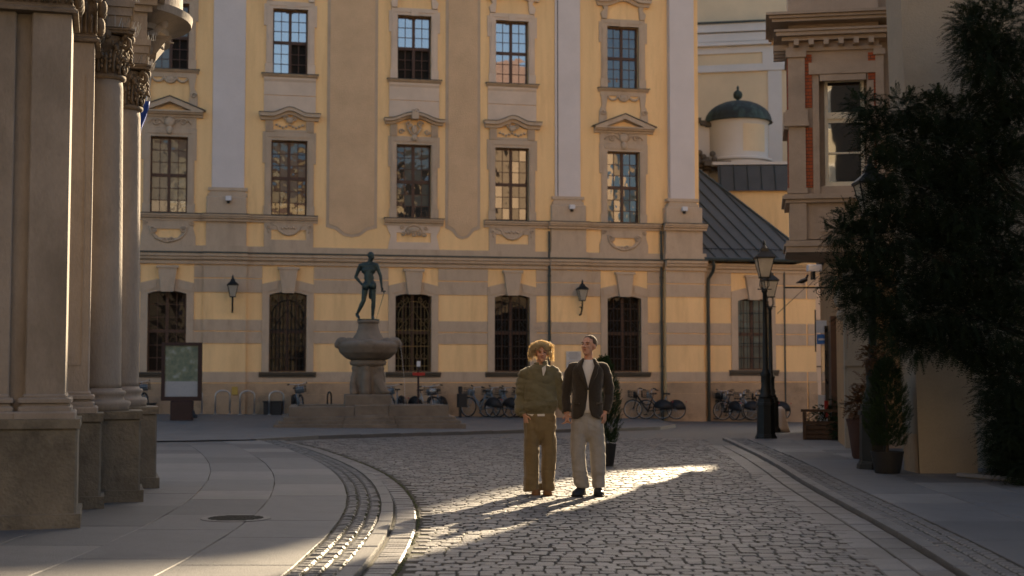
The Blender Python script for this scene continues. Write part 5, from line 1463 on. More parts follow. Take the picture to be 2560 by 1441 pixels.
# curly hair
hc = Vector(J['head']); rh = random.Random(21)
inner = MB(); inner.ell(hc + Vector((0, .035, .035)), (.088, .082, .086), 20, 14)
fh = folds(.016, 22, 22, 22, 2.0)
hb = remesh(inner, 'hair', 'hairroot', .010, 1, pw, disp=fh)
cr = MB()
for i in range(150):          # locks of loose curls
    while True:
        v = Vector((rh.gauss(0, 1), rh.gauss(0, 1), rh.gauss(0, 1))).normalized()
        if v.y < -.30 and v.z < .42 and abs(v.x) < .80: continue
        if v.z < -.42 or (v.y < .1 and v.z < -.12 and abs(v.x) < .72): continue
        break
    L0 = rh.uniform(.020, .058) * (1.0 if v.z < .75 else .8); ph0 = rh.uniform(0, 6.28); rad0 = rh.uniform(.008, .018); turns = rh.uniform(.8, 1.8)
    drop0 = rh.uniform(.01, .085) * (1.0 if v.z < .5 else .35)
    for j in range(15):
        vv = (v + Vector((rh.gauss(0, .10), rh.gauss(0, .10), rh.gauss(0, .10)))).normalized()
        root = hc + Vector((vv.x * .080, vv.y * .080 + .028, vv.z * .080 + .035))
        L = L0 * rh.uniform(.85, 1.2); ph = ph0 + rh.gauss(0, .45); rad = rad0 * rh.uniform(.7, 1.2); drop = drop0 * rh.uniform(.8, 1.2)
        side = vv.cross(Vector((0, 0, 1)))
        if side.length < .1: side = Vector((1, 0, 0))
        side.normalize(); up2 = side.cross(vv)
        pts = []
        for k in range(11):
            t = k / 10
            c = root + vv * L * math.sin(t * 1.7) / math.sin(1.5) + Vector((vv.x * .024 * t, 0, -drop * t * t))
            c += (side * math.cos(ph + t * turns * 6.28) + up2 * math.sin(ph + t * turns * 6.28)) * rad * (.3 + t)
            if c.y < hc.y - .045 and c.z < hc.z + .045 and abs(c.x - hc.x) < .064: c = hc + Vector((math.copysign(.066, c.x - hc.x), -.04, c.z - hc.z))
            pts.append(c)
        if min(q.z for q in pts) < hc.z - (.105 if abs(vv.x) > .6 or vv.y > .3 else .06): continue
        cr.tube(pts, [.0019 * (1 - .5 * k / 10) for k in range(11)], 3, cap=False)
for i in range(60):          # parted fringe
    x = rh.choice((-1, 1, 1)) * rh.uniform(.02, .07); root = hc + Vector((x * .6, -.064, .112)); pts = []
    ph = rh.uniform(0, 6.28)
    for k in range(9):
        t = k / 8; pts.append(root + Vector((x * .75 * t + .008 * math.cos(ph + 7 * t), -.028 * math.sin(t * 2.2) + .006 * math.sin(ph + 7 * t), -.066 * t * t - .012 * t)))
    cr.tube(pts, [.0024 * (1 - .5 * k / 8) for k in range(9)], 3, cap=False)
cr.build('curls', 'hairblond', hb, smooth=True)

# ------------------------------------------------ person with cropped hair, dark blazer
mx_, my_ = .88, 16.62
pm_ = thing('person', 'person with cropped hair in a dark blazer, white tee and grey trousers', 'person', (mx_, my_, .0))
J = dict(pelvis=(0, .0, .95), chest=(.0, .01, 1.31), neck=(.012, .012, 1.52), head=(.014, .0, 1.728), shL=(-.16, .01, 1.45), shR=(.17, .01, 1.45), elL=(-.245, .04, 1.20), wrL=(-.235, -.01, .955), elR=(.255, .04, 1.20), wrR=(.20, -.04, .955),
         hipL=(-.09, 0, .92), hipR=(.09, 0, .92), knL=(-.10, -.02, .50), knR=(.105, -.02, .50), anL=(-.085, .02, .10), anR=(.115, .02, .10), ftL=(-.17, -.11, .03), ftR=(.13, -.14, .03))
b = rig(J, .92, False)
P, M = add_head(b, Vector(J['head']), Vector((-.52, -.85, .16)), g=1.04)
add_hand(b, Vector(J['wrL']), Vector((-.05, -.08, -1)), Vector((-.75, .3, 0)), Vector((0, -1, 0)), .95, 1.0); add_hand(b, Vector(J['wrR']), Vector((-.1, -.15, -1)), Vector((-.8, .4, 0)), Vector((-.3, -1, 0)), .85, 1.04)
remesh(b, 'body', 'skin', .0075, 2, pm_)
face_parts(P, M, pm_, 1.04)
hcp = MB(); Mx = M
hcp.ell(P(0, -.026, .046), (.081 * 1.04, .092 * 1.04, .086 * 1.04), 24, 16, M)
hm = hcp.mesh('tmp', None)
hr = remesh(hcp, 'hair', 'haircrop', .007, 1, pm_)
bm = bmesh.new(); bm.from_mesh(hr.data)
Mi = M.transposed(); c0 = Vector(J['head'])
kill = []
for v in bm.verts:
    l = Mi @ (v.co - c0) / 1.04
    # hairline: forehead front above .075, temples and round the ears to the nape
    if l.y > .03 and l.z < .075 - .1 * max(0, .055 - l.y): kill.append(v)
    elif l.y > -.02 and l.z < .012: kill.append(v)
    elif l.z < -.05: kill.append(v)
bmesh.ops.delete(bm, geom=kill, context='VERTS'); bm.to_mesh(hr.data); bm.free()
trousers(pm_, 'jeans', [(.62, 0, 0, .05, .03), (.67, 0, 0, .13, .08), (.75, 0, 0, .19, .115), (.82, 0, 0, .192, .122), (.94, 0, 0, .176, .118), (1.02, 0, 0, .165, .11)],
         [[(.085, -.064, .012, .078, .085), (.13, -.070, .01, .088, .092), (.3, -.096, 0, .087, .094), (.46, -.112, -.005, .088, .096), (.66, -.106, 0, .095, .108), (.86, -.09, 0, .088, .112)],
          [(.085, .126, .012, .072, .085), (.13, .126, .01, .080, .092), (.3, .122, 0, .085, .094), (.46, .118, -.005, .090, .096), (.66, .106, 0, .095, .108), (.86, .09, 0, .088, .112)]], .7, 5.1, .009)
for (h_, t_) in (((-.055, .04, 0), (-.175, -.19, 0)), ((.115, .05, 0), (.135, -.215, 0))):
    b = MB(); shoe(b, h_, t_, .052, .082); o = b.build('shoe', 'shoe', pm_, smooth=True)
    hv, tv = Vector(h_), Vector(t_); d = (tv - hv).normalized(); b = MB(); r = Vector((d.y, -d.x, 0)); b.tube([hv - d * .01 + Vector((0, 0, .012)), hv.lerp(tv, .5) + Vector((0, 0, .012)), tv + d * .005 + Vector((0, 0, .012))], [(.045, .012), (.058, .012), (.035, .012)], 8); b.build('sole', 'rubber', o)
te = MB(); te.loft([ellring(z, cx, cy, a, c, 40, 2.3) for z, cx, cy, a, c in densify([(.955, 0, 0, .168, .124), (1.1, 0, 0, .165, .128), (1.3, .0, .005, .172, .130), (1.42, .003, .01, .165, .115), (1.50, .008, .012, .12, .09), (1.55, .011, .008, .075, .075), (1.57, .011, .006, .066, .068)], 16)])
tm = te.mesh('shirt', 'tee', True); displace(tm, folds(.005, 9, 9, 12, 4)); inst('shirt', tm, pm_)
# blazer body, open at the front
prof = [(.885, 0, 0, .186, .140), (.95, 0, 0, .182, .142), (1.05, 0, 0, .174, .138), (1.15, 0, .0, .168, .136), (1.28, 0, .004, .178, .140), (1.40, .003, .010, .192, .132), (1.46, .005, .014, .196, .118), (1.50, .007, .016, .178, .102), (1.53, .008, .018, .135, .092), (1.56, .010, .020, .092, .084), (1.59, .011, .022, .074, .078)]
gapL = [(.885, 36), (.92, 15), (1.0, 7), (1.12, 2.5), (1.20, 1.2), (1.26, 2.5), (1.35, 7), (1.45, 14), (1.53, 24), (1.59, 40)]    # degrees from centre front
gapR = [(.885, 38), (.92, 9), (1.0, 3), (1.12, 1.5), (1.20, 1.2), (1.26, 2.5), (1.35, 7), (1.45, 14), (1.53, 24), (1.59, 40)]
rows = []
for z, cx, cy, a, c in densify(prof, 44):
    g0 = interp(gapR, z); g1 = interp(gapL, z)
    rows.append(ellring(z, cx, cy, a, c, 56, 2.4, R(-90 + g0), R(270 - g1), False))
bz = MB(); bz.loft(rows, close=False, cap=False)
bmesh_ = bz.mesh('blazer', 'blazer', True)
fz = folds(.009, 7, 7, 5, 6.0); fz2 = folds(.005, 14, 14, 9, 2.0)
cb = creases(.010, 5, 5, 5, 3.3)
displace(bmesh_, lambda p: fz(p) + fz2(p) - cb(p))
bo = inst('blazer', bmesh_, pm_); md = bo.modifiers.new('s', 'SOLIDIFY'); md.thickness = .009; md.offset = 0
for side, pts, rad in ((-1, [(-.10, .012, 1.49), (-.165, .012, 1.472), (-.208, .02, 1.38), (-.235, .035, 1.25), (-.248, .035, 1.15), (-.247, .015, 1.05), (-.240, -.005, .965)], [.055, .070, .070, .062, .057, .054, .049]),
                       (1, [(.10, .012, 1.49), (.18, .012, 1.47), (.222, .02, 1.38), (.248, .038, 1.25), (.252, .035, 1.15), (.232, .0, 1.05), (.208, -.03, .965)], [.055, .070, .070, .062, .057, .054, .049])):
    sl = MB(); dp = []
    for (p, q, r0, r1) in zip(pts, pts[1:], rad, rad[1:]):
        for k in range(5): dp.append((Vector(p).lerp(Vector(q), k / 5), lerp(r0, r1, k / 5)))
    dp.append((Vector(pts[-1]), rad[-1]))
    sl.tube([p for p, r in dp], [r for p, r in dp], 22); sm = sl.mesh('sleeve', 'blazer', True); cs_ = creases(.012, 5, 5, 12, side); fs_ = folds(.009, 8, 8, 15, 3.0 + side); displace(sm, lambda p: fs_(p) - cs_(p)); inst('sleeve', sm, bo)
# lapels
for sg, gt in ((-1, gapL), (1, gapR)):
    L = MB(); rr = []
    for i in range(14):
        z = lerp(1.22, 1.585, i / 13); ring_ = [q for q in [None]]
        zz, cx, cy, a, c = [r for r in densify(prof, 160) if abs(r[0] - z) < .004][0]
        g0 = interp(gt, z); wdeg = interp([(1.22, 2), (1.3, 9), (1.42, 20), (1.43, 15), (1.48, 19), (1.585, 30)], z)
        row = []
        for q in range(4):
            ang = g0 - 2 + wdeg * q / 3; t = R(-90 + sg * ang); cc, ss = math.cos(t), math.sin(t)
            row.append((cx + (a + .010) * math.copysign(abs(cc) ** (2 / 2.4), cc), cy + (c + .012) * math.copysign(abs(ss) ** (2 / 2.4), ss), z))
        rr.append(row if sg > 0 else row[::-1])
    L.loft(rr, close=False, cap=False); lo = L.build('lapel', 'blazer', bo, smooth=True); md = lo.modifiers.new('s', 'SOLIDIFY'); md.thickness = .008; md.offset = 0
bpy.context.view_layer.update()
b = MB(); b.tube([(-.165, -.085, 1.065), (-.10, -.128, 1.06)], .009, 5); b.build('pocket_flap', 'blazer', bo); b = MB(); b.tube([(.165, -.085, 1.065), (.10, -.128, 1.06)], .009, 5); b.build('pocket_flap', 'blazer', bo)

# ================================================================== STREET LAMPS
def frustum(b, w0, w1, z0, z1, n=4, cx=0, cy=0, rot=45):
    r0, r1 = w0 / math.sqrt(2), w1 / math.sqrt(2)
    b.loft([[(cx + r * math.cos(R(rot + 360 * k / n)), cy + r * math.sin(R(rot + 360 * k / n)), z) for k in range(n)] for r, z in ((r0, z0), (r1, z1))])
def lantern(root, z, k=1.0, y=0.0, rot=45):
    g = MB(); frustum(g, .20 * k, .38 * k, z, z + .42 * k, 4, 0, y, rot); g.build('lamp_glass', 'lampglass', root, fix=True)
    b = MB()
    for q in range(4):
        a = R(rot + 90 * q); p0 = Vector((.20 * k / 1.414 * math.cos(a), y + .20 * k / 1.414 * math.sin(a), z)); p1 = Vector((.385 * k / 1.414 * math.cos(a), y + .385 * k / 1.414 * math.sin(a), z + .42 * k)); b.tube([p0, p1], .012 * k, 5)
    frustum(b, .24 * k, .24 * k, z - .03 * k, z, 4, 0, y, rot); frustum(b, .44 * k, .44 * k, z + .421 * k, z + .45 * k, 4, 0, y, rot); b.build('lamp_frame', 'iron', root, fix=True)
    b = MB(); frustum(b, .46 * k, .20 * k, z + .451 * k, z + .58 * k, 4, 0, y, rot); frustum(b, .20 * k, .15 * k, z + .58 * k, z + .66 * k, 4, 0, y, rot); b.lathe([(.08 * k, z + .66 * k), (.05 * k, z + .70 * k), (.03 * k, z + .74 * k), (.04 * k, z + .77 * k), (.012 * k, z + .84 * k)], 0, y, 8); b.build('lamp_roof', 'iron', root, fix=True)
def lamp_post(x, y, label):
    t = thing('street_lamp', label, 'street lamp', (x, y, gz(x, y) + PAVE - .02), 0, 'cast iron street lamps'); t['label'] = label
    b = MB()
    for (w, z0, z1) in ((.35, 0, .10), (.31, .10, .14), (.285, .14, .80), (.31, .80, .86), (.26, .86, .95)): frustum(b, w * 1.05, w, z0, z1 - .002, 8, rot=22.5)
    b.build('base', 'iron', t, fix=True)
    b = MB().lathe([(.15, .95), (.16, 1.0), (.12, 1.05), (.13, 1.12), (.10, 1.2), (.105, 1.45), (.12, 1.5), (.08, 1.56), (.06, 1.62), (.052, 2.6), (.042, 3.35), (.07, 3.38), (.07, 3.42), (.045, 3.46)], seg=16); b.build('post', 'iron', t, smooth=True)
    b = MB(); b.tube([(-.16, 0, 3.44), (.16, 0, 3.44)], .014, 6)
    for q in range(4):
        a = R(45 + 90 * q); b.tube([(.05 * math.cos(a), .05 * math.sin(a), 3.42), (.13 * math.cos(a), .13 * math.sin(a), 3.52), (.12 * math.cos(a), .12 * math.sin(a), 3.62), (.10 * math.cos(a), .10 * math.sin(a), 3.70)], .012, 5)
    b.build('lantern_bracket', 'iron', t); lantern(t, 3.72, 1.0)
    return t
lamp_post(5.78, 32.5, 'tall iron street lamp whose lantern catches the sun')
lamp_post(7.12, 39.2, 'iron street lamp standing just behind the sunlit lamp post')
lamp_post(5.22, 20.6, 'iron street lamp half hidden in the dark yew branches')
def wall_lantern(s, label):
    t = thing('wall_lantern', label, 'wall lantern', FW(s, 3.35, .03), TH, 'wall lanterns on the yellow building')
    b = MB(); b.box(-.09, .09, -.04, 0, 0, .42); b.tube([(0, -.02, .08), (0, -.25, .12), (0, -.42, .3), (0, -.46, .5), (0, -.46, .60)], .03, 8); b.tube([(0, -.02, .36), (0, -.2, .38), (0, -.36, .28)], .02, 6); b.build('bracket', 'iron', t)
    lantern(t, .60, .86, -.46)
wall_lantern(-9.66, 'black iron wall lantern above the row of steel cycle hoops')
wall_lantern(2.43, 'black iron wall lantern above the couple beside the drainpipe')
for s, lab in ((-9.83, 'small white floodlight on the pilaster base above the cycle hoops'), (2.14, 'small white floodlight on the pilaster base above the couple'), (6.25, 'small white floodlight on the corner pilaster base')):
    o = .12 if s < 5 else .36
    t = thing('floodlight', lab, 'floodlight', FW(s, 7.2, o + .02), TH, 'floodlights on the pilaster bases'); MB().bbox(-.10, .10, -.14, 0, 0, .15, .015).build('housing', 'plastic', t); MB().box(-.05, .05, -.05, 0, -.09, 0).build('mount', 'iron', t)
t = thing('floodlight', 'white box floodlight under the oriel at the annex roof', 'floodlight', (7.75, 36.4, 4.0), 0, 'floodlights on the pilaster bases'); MB().bbox(-.18, .18, -.15, .1, 0, .17, .02).build('housing', 'plastic', t); MB().box(-.03, .03, -.02, .3, -.2, 0).build('mount', 'iron', t)
# plaques
t = thing('wall_plaque', 'pale stone plaque with two rows of engraved text beside the couple', 'plaque', FW(2.19, 1.55, .16), TH)
MB().box(-.27, .27, -.02, 0, .27, .60).build('upper_plate', 'plaque', t); MB().box(-.27, .27, -.02, 0, 0, .255).build('lower_plate', 'plaque', t)
b = MB()
for z0, z1 in ((.53, .555), (.48, .50), (.43, .45), (.38, .40), (.33, .35), (.19, .21), (.14, .16), (.08, .10)):
    w = random.uniform(.14, .22); x = -w
    while x < w: dx = random.uniform(.03, .08); b.box(x, min(w, x + dx), -.0225, -.02, z0, z1); x += dx + .015
tag(b.build('lettering', 'plaqueink', t), kind='stuff')
t = thing('utility_box', 'small yellow utility box on the wall above the cycle hoops', 'box', FW(-9.55, .66, .07), TH); MB().bbox(-.10, .10, -.12, 0, 0, .27, .01).build('case', 'yellowbox', t); MB().box(-.085, .085, -.125, -.12, .02, .25).build('lid', 'yellowbox', t)

# ================================================================== INFO BOARD, CRATES, PIGEON, SIGN POST
ix, iy = -9.55, 41.2
t = thing('information_board', 'dark framed information board with a map poster', 'board', (ix, iy, gz(ix, iy) + .06), R(4))
MB().bbox(-.30, .34, -.12, .12, 0, .56, .02).build('foot', 'boardframe', t)
b = MB(); b.box(-.57, -.47, -.09, .09, .56, 2.24); b.box(.47, .57, -.09, .09, .56, 2.24); b.box(-.47, .47, -.09, .09, .56, .68); b.box(-.47, .47, -.09, .09, 2.15, 2.24); b.build('frame', 'boardframe', t)
MB().box(-.47, .47, -.05, .05, .68, 2.15).build('poster', 'poster', t)
for x, s_, lab in ((-10.9, 1.0, 'black crate behind the information board'), (-7.95, 1.0, 'black crate between a cycle hoop and an end on bicycle')):
    y = 42.2 if x < -10 else 47.6
    t = thing('crate', lab, 'crate', (x, y, gz(x, y) + .06)); b = MB(); b.box(-.3, .3, -.25, -.22, 0, .42); b.box(-.3, .3, .22, .25, 0, .42); b.box(-.3, -.27, -.22, .22, 0, .42); b.box(.27, .3, -.22, .22, 0, .42); b.box(-.27, .27, -.22, .22, 0, .03); b.build('box', 'black', t)
    MB().box(-.33, .33, -.28, .28, .42, .46).build('rim', 'black', t)
def pigeon(x, y, z, rz, label):
    t = thing('pigeon', label, 'pigeon', (x, y, z), rz)
    b = MB(); b.cap((-.05, 0, .13), (.06, 0, .17), .055, .05); b.cap((.06, 0, .18), (.10, 0, .25), .035, .028); b.ell((.11, 0, .275), (.032, .026, .028)); b.cap((-.06, 0, .12), (-.20, 0, .09), .035, .012); b.cap((.135, 0, .272), (.165, 0, .265), .008, .003, 6)
    for s_ in (-1, 1): b.cap((.0, s_ * .045, .16), (-.14, s_ * .03, .12), .028, .012); b.cap((.0, s_ * .025, .1), (.01, s_ * .025, .0), .008, .006, 6); b.cap((.01, s_ * .025, .005), (.04, s_ * .025, .005), .006, .004, 6)
    remesh(b, 'body', 'black', .009, 2, t)
pigeon(-9.02, 40.6, gz(-9, 40.6) + .065, R(120), 'dark pigeon on the paving beside the information board')
t = thing('sign_post', 'dark post with small white sign among the bicycles behind the fountain', 'sign post', FW(-3.55, gz(-3.5, 49) + .03, 1.6), TH); MB().tube([(0, 0, 0), (0, 0, 1.95)], .035, 8).build('post', 'boardframe', t); MB().box(-.06, .06, -.05, -.035, 1.72, 1.9).build('sign', 'plastic', t); MB().box(-.04, .04, -.06, .06, .0, .05).build('foot', 'iron', t); MB().box(-.20, .22, -.045, -.03, 2.62 - 1.2, 1.52).build('plate', 'red', t)
# cycle hoops
HOOP = [(-10.85, 'steel cycle hoop beside the information board'), (-9.95, 'steel cycle hoop under the left wall lantern'), (-9.15, 'steel cycle hoop between the utility box and the black crate'), (-8.2, 'steel cycle hoop in front of the black crate by the fountain'), (-6.45, 'dark cycle hoop close to the fountain pedestal')]
hm = MB().tube([(-.24, 0, 0), (-.24, 0, .62)] + [(-.24 + .24 - .24 * math.cos(R(a)), 0, .62 + .16 * math.sin(R(a))) for a in range(15, 180, 15)] + [(.24, 0, .62), (.24, 0, 0)], .028, 8).mesh('hoop', 'steel', True)
fm = MB().lathe([(.07, 0), (.07, .012), (.03, .02)], seg=12).mesh('foot_plate', 'steel')
for i, (s, lab) in enumerate(HOOP):
    p = FW(s, 0, .9); t = thing('cycle_hoop', lab, 'cycle hoop', (p.x, p.y, gz(p.x, p.y) + .065), TH + R(12 if i != 4 else 70), 'cycle hoops along the wall')
    m = hm
    if i == 4: m = hm.copy(); m.materials.clear(); m.materials.append(MATS['iron'])
    inst('hoop', m, t)
    for sg in (-1, 1): inst('foot_plate', fm, t, (sg * .24, 0, 0))
t = thing('docking_terminal', 'black cycle docking terminal with box, standing by the fountain steps', 'terminal', FW(-2.05, gz(-2, 49) + .05, 1.2), TH)
MB().tube([(0, 0, 0), (0, 0, 1.05)], .05, 8).build('post', 'black', t); MB().bbox(-.10, .22, -.12, .12, .35, .82, .02).build('box', 'black', t); MB().bbox(-.07, .07, -.05, .05, .84, 1.06, .02).build('head', 'black', t)

# ================================================================== BICYCLES
def torus(b, R0, r, seg=28, rs=6, cx=0, cz=0, y=0):
    b.tube([(cx + R0 * math.cos(2 * math.pi * k / seg), y, cz + R0 * math.sin(2 * math.pi * k / seg)) for k in range(seg + 1)], r, rs, cap=False)
BM = {}
def bmesh_for(key, fn, m):
    if (key, m) not in BM: BM[(key, m)] = fn().mesh(key, m, True)
    return BM[(key, m)]
def m_tyre(): b = MB(); torus(b, .325, .021); return b
def m_rim(): b = MB(); torus(b, .30, .010, 28, 4); b.lathe([(.02, -.03), (.02, .03)], seg=8); return b
def m_hub():
    b = MB()
    for k in range(12):
        a = 2 * math.pi * k / 12; b.tube([(0, .02 * (-1) ** k, 0), (.30 * math.cos(a), 0, .30 * math.sin(a))], .003, 3)
    b.tube([(0, -.05, 0), (0, .05, 0)], .02, 8); return b
def m_frame():
    b = MB(); b.tube([(.40, 0, .83), (.15, 0, .45), (.0, 0, .29)], [.026, .026, .028], 8); b.tube([(0, 0, .29), (-.16, 0, .80)], .022, 8); b.tube([(.37, 0, .74), (.1, 0, .50), (-.07, 0, .52)], .018, 8)
    for s_ in (-1, 1): b.tube([(0, s_ * .03, .29), (-.52, s_ * .06, .34)], .012, 6); b.tube([(-.13, s_ * .02, .70), (-.52, s_ * .06, .34)], .010, 6)
    b.tube([(0, -.09, .29), (0, .09, .29)], .03, 8); b.tube([(0, -.09, .29), (.12, -.09, .17)], .01, 5); b.tube([(0, .09, .29), (-.12, .09, .41)], .01, 5); b.box(.06, .18, -.16, -.09, .155, .18); b.box(-.18, -.06, .09, .16, .40, .425)
    return b
def m_fork():
    b = MB(); b.tube([(.40, 0, .86), (.43, 0, .72)], .02, 8)
    for s_ in (-1, 1): b.tube([(.43, s_ * .045, .72), (.50, s_ * .05, .45), (.55, s_ * .05, .34)], .012, 6)
    return b
def m_bar():
    b = MB(); b.tube([(.37, 0, .84), (.36, 0, 1.03)], .018, 8); b.tube([(.20, -.31, 1.05), (.28, -.27, 1.07), (.36, -.12, 1.04), (.36, 0, 1.03), (.36, .12, 1.04), (.28, .27, 1.07), (.20, .31, 1.05)], .013, 6)
    return b
def m_grip(s_): return MB().tube([(.16, s_ * .325, 1.045), (.27, s_ * .275, 1.07)], .020, 6)
def m_saddle(): b = MB(); b.loft([[(-.30 + .26 * t, .075 * (1 - .72 * t) * y, .90 + .03 * z) for y, z in ((-1, -.6), (-1, .3), (-.5, 1), (.5, 1), (1, .3), (1, -.6))] for t in (0, .1, .35, .7, 1)]); b.tube([(-.16, 0, .78), (-.19, 0, .89)], .014, 6); return b
def m_guard(cx, a0, a1):
    b = MB(); b.loft([[(cx + .36 * math.cos(R(a)), y, .34 + .36 * math.sin(R(a)) - abs(y) * .3) for y in (-.03, 0, .03)] for a in range(a0, a1 + 1, 12)], close=False)
    return b
def m_skirt():
    b = MB()
    for s_ in (-1, 1): b.prism([(0, 0)] * 0 + [(-.52 + .34 * math.cos(R(a)), s_ * .055) for a in (0,)] + [], 0, 0) if False else None
    for s_ in (-1, 1):
        b.xz([(-.52 + .34 * math.cos(R(a)), .34 + .34 * math.sin(R(a))) for a in range(15, 181, 15)] + [(-.52, .34)], s_ * .055 - .006, s_ * .055 + .006)
    return b
def m_basket():
    b = MB()
    for z in (.78, .86, .94, 1.0): b.tube([(.44, -.16, z), (.70, -.18, z), (.70, .18, z), (.44, .16, z), (.44, -.16, z)], .006, 4)
    for i in range(7):
        y = -.17 + .34 * i / 6; b.tube([(.70, y, .78), (.71, y, 1.0)], .004, 4); b.tube([(.44, y, .78), (.70, y, .78)], .004, 4)
    for x in (.5, .57, .64):
        for s_ in (-1, 1): b.tube([(x, s_ * .17, .78), (x, s_ * .175, 1.0)], .004, 4)
    b.tube([(.42, 0, .80), (.46, 0, .80)], .012, 4); return b
def m_panel(): return MB().bbox(.44, .52, -.14, .14, .74, .96, .01)
def m_lamp(): return MB().ell((-.87, 0, .62), (.02, .03, .025), 8, 6)
def bike(x, y, rz, label, col='bluegrey', skirt='black', basket=True, lean=.10, z=None):
    t = thing('bicycle', label, 'bicycle', (x, y, (gz(x, y) + .065) if z is None else z), rz, 'bicycles parked along the wall')
    t.rotation_euler = (lean, 0, rz)
    for cx in (-.52, .55):
        w = inst('wheel', bmesh_for('tyre', m_tyre, 'rubber'), t, (cx, 0, .345)); inst('rim', bmesh_for('rim', m_rim, 'steel'), w); inst('spokes', bmesh_for('hub', m_hub, 'steel'), w)
    inst('frame', bmesh_for('frame', m_frame, col), t); inst('fork', bmesh_for('fork', m_fork, col), t); h = inst('handlebar', bmesh_for('handlebar', m_bar, 'steel'), t); [inst('grip', bmesh_for('grip%d' % q, lambda: m_grip(q), 'rubber'), h) for q in (-1, 1)]
    inst('saddle', bmesh_for('saddle', m_saddle, 'black'), t); inst('mudguard', bmesh_for('mudguard_rear', lambda: m_guard(-.52, -10, 170), 'black'), t); inst('mudguard', bmesh_for('mudguard_front', lambda: m_guard(.55, 30, 160), 'black'), t)
    if skirt: inst('skirt_guard', bmesh_for('skirt', m_skirt, skirt), t)
    if basket: inst('basket', bmesh_for('basket', m_basket, 'black'), t); inst('front_panel', bmesh_for('panel', m_panel, col), t)
    inst('rear_light', bmesh_for('rear_light', m_lamp, 'red'), t)
    return t
def wb(s, d, ang, label, **k):
    p = FW(s, 0, d); bike(p.x, p.y, TH + R(ang), label, **k)
wb(-12.55, 1.1, -70, 'bicycle mostly hidden behind the portal column pedestal')
wb(-7.45, .9, -82, 'bicycle seen end on beside the black crate')
wb(-4.15, .9, -118, 'bicycle between the fountain pedestal and the sign post')
wb(-3.2, .95, -60, 'silver framed bicycle directly beside the sign post', col='steel')
wb(-2.75, .8, -120, 'bicycle between the silver framed one and the docking terminal')
wb(-1.30, .9, 130, 'bicycle nearest the black docking terminal on the couple\'s side')
wb(-.68, .9, 128, 'second bicycle from the docking terminal towards the couple')
wb(-.22, .85, 126, 'third bicycle from the docking terminal towards the couple')
wb(.35, .85, 120, 'bicycle half hidden behind the olive jacket sleeve')
wb(4.72, .8, 150, 'bicycle with black frame peeking out beside the potted conifer', col='iron')
wb(5.2, .85, 155, 'blue grey bicycle between the potted conifer and the dark line at the corner pier', skirt='black')
wb(7.62, .7, 105, 'bicycle leaning at the foot of the wing drainpipe', col='iron')
wb(8.1, .75, 165, 'dark bicycle with basket below the wing window', col='bluegrey', skirt='black')
wb(8.65, .9, 160, 'bicycle with an orange rear skirt guard below the wing window', skirt='orange', col='steel')
wb(9.15, .8, 158, 'bicycle with black skirt guard closest to the lamp posts', skirt='black', col='iron')

# ================================================================== PLANTS
def frond_cloud(centers, L, pairs, nl, nw, seed, droop=.25, flat=.6):
    rg = random.Random(seed); V = []; F = []
    for c, d in centers:
        d = d.normalized(); side = d.cross(Vector((rg.gauss(0, .35), rg.gauss(0, .35), 1)))
        if side.length < .05: side = Vector((1, 0, 0))
        side.normalize(); upv = side.cross(d)
        ll = L * rg.uniform(.7, 1.25)
        for k in range(pairs):
            t = (k + .5) / pairs; p = c + d * ll * t + Vector((0, 0, -droop * ll * t * t)); sc = nl * (1 - .55 * t) * rg.uniform(.8, 1.2)
            for s_ in (-1, 1):
                q = p + (side * s_ * .8 + d * .6 + upv * rg.uniform(-.25, .25)).normalized() * sc
                w = d.cross(upv) * 0 + d * nw
                o = len(V); V += [tuple(p - w * .5), tuple(p + w * .5), tuple(q + w * .35), tuple(q - w * .2)]; F.append((o, o + 1, o + 2, o + 3))
    b = MB(); b.v = V; b.f = F; return b
def blob_centers(blobs, seed):
    rg = random.Random(seed); out = []
    for (c, r, n) in blobs:
        c = Vector(c)
        for i in range(n):
            v = Vector((rg.gauss(0, 1), rg.gauss(0, 1), rg.gauss(0, 1))).normalized(); q = rg.random() ** .45
            p = c + Vector((v.x * r[0], v.y * r[1], v.z * r[2])) * q
            out.append((p, v + Vector((0, 0, -.1)) + Vector((rg.gauss(0, .5), rg.gauss(0, .5), rg.gauss(0, .4)))))
    return out
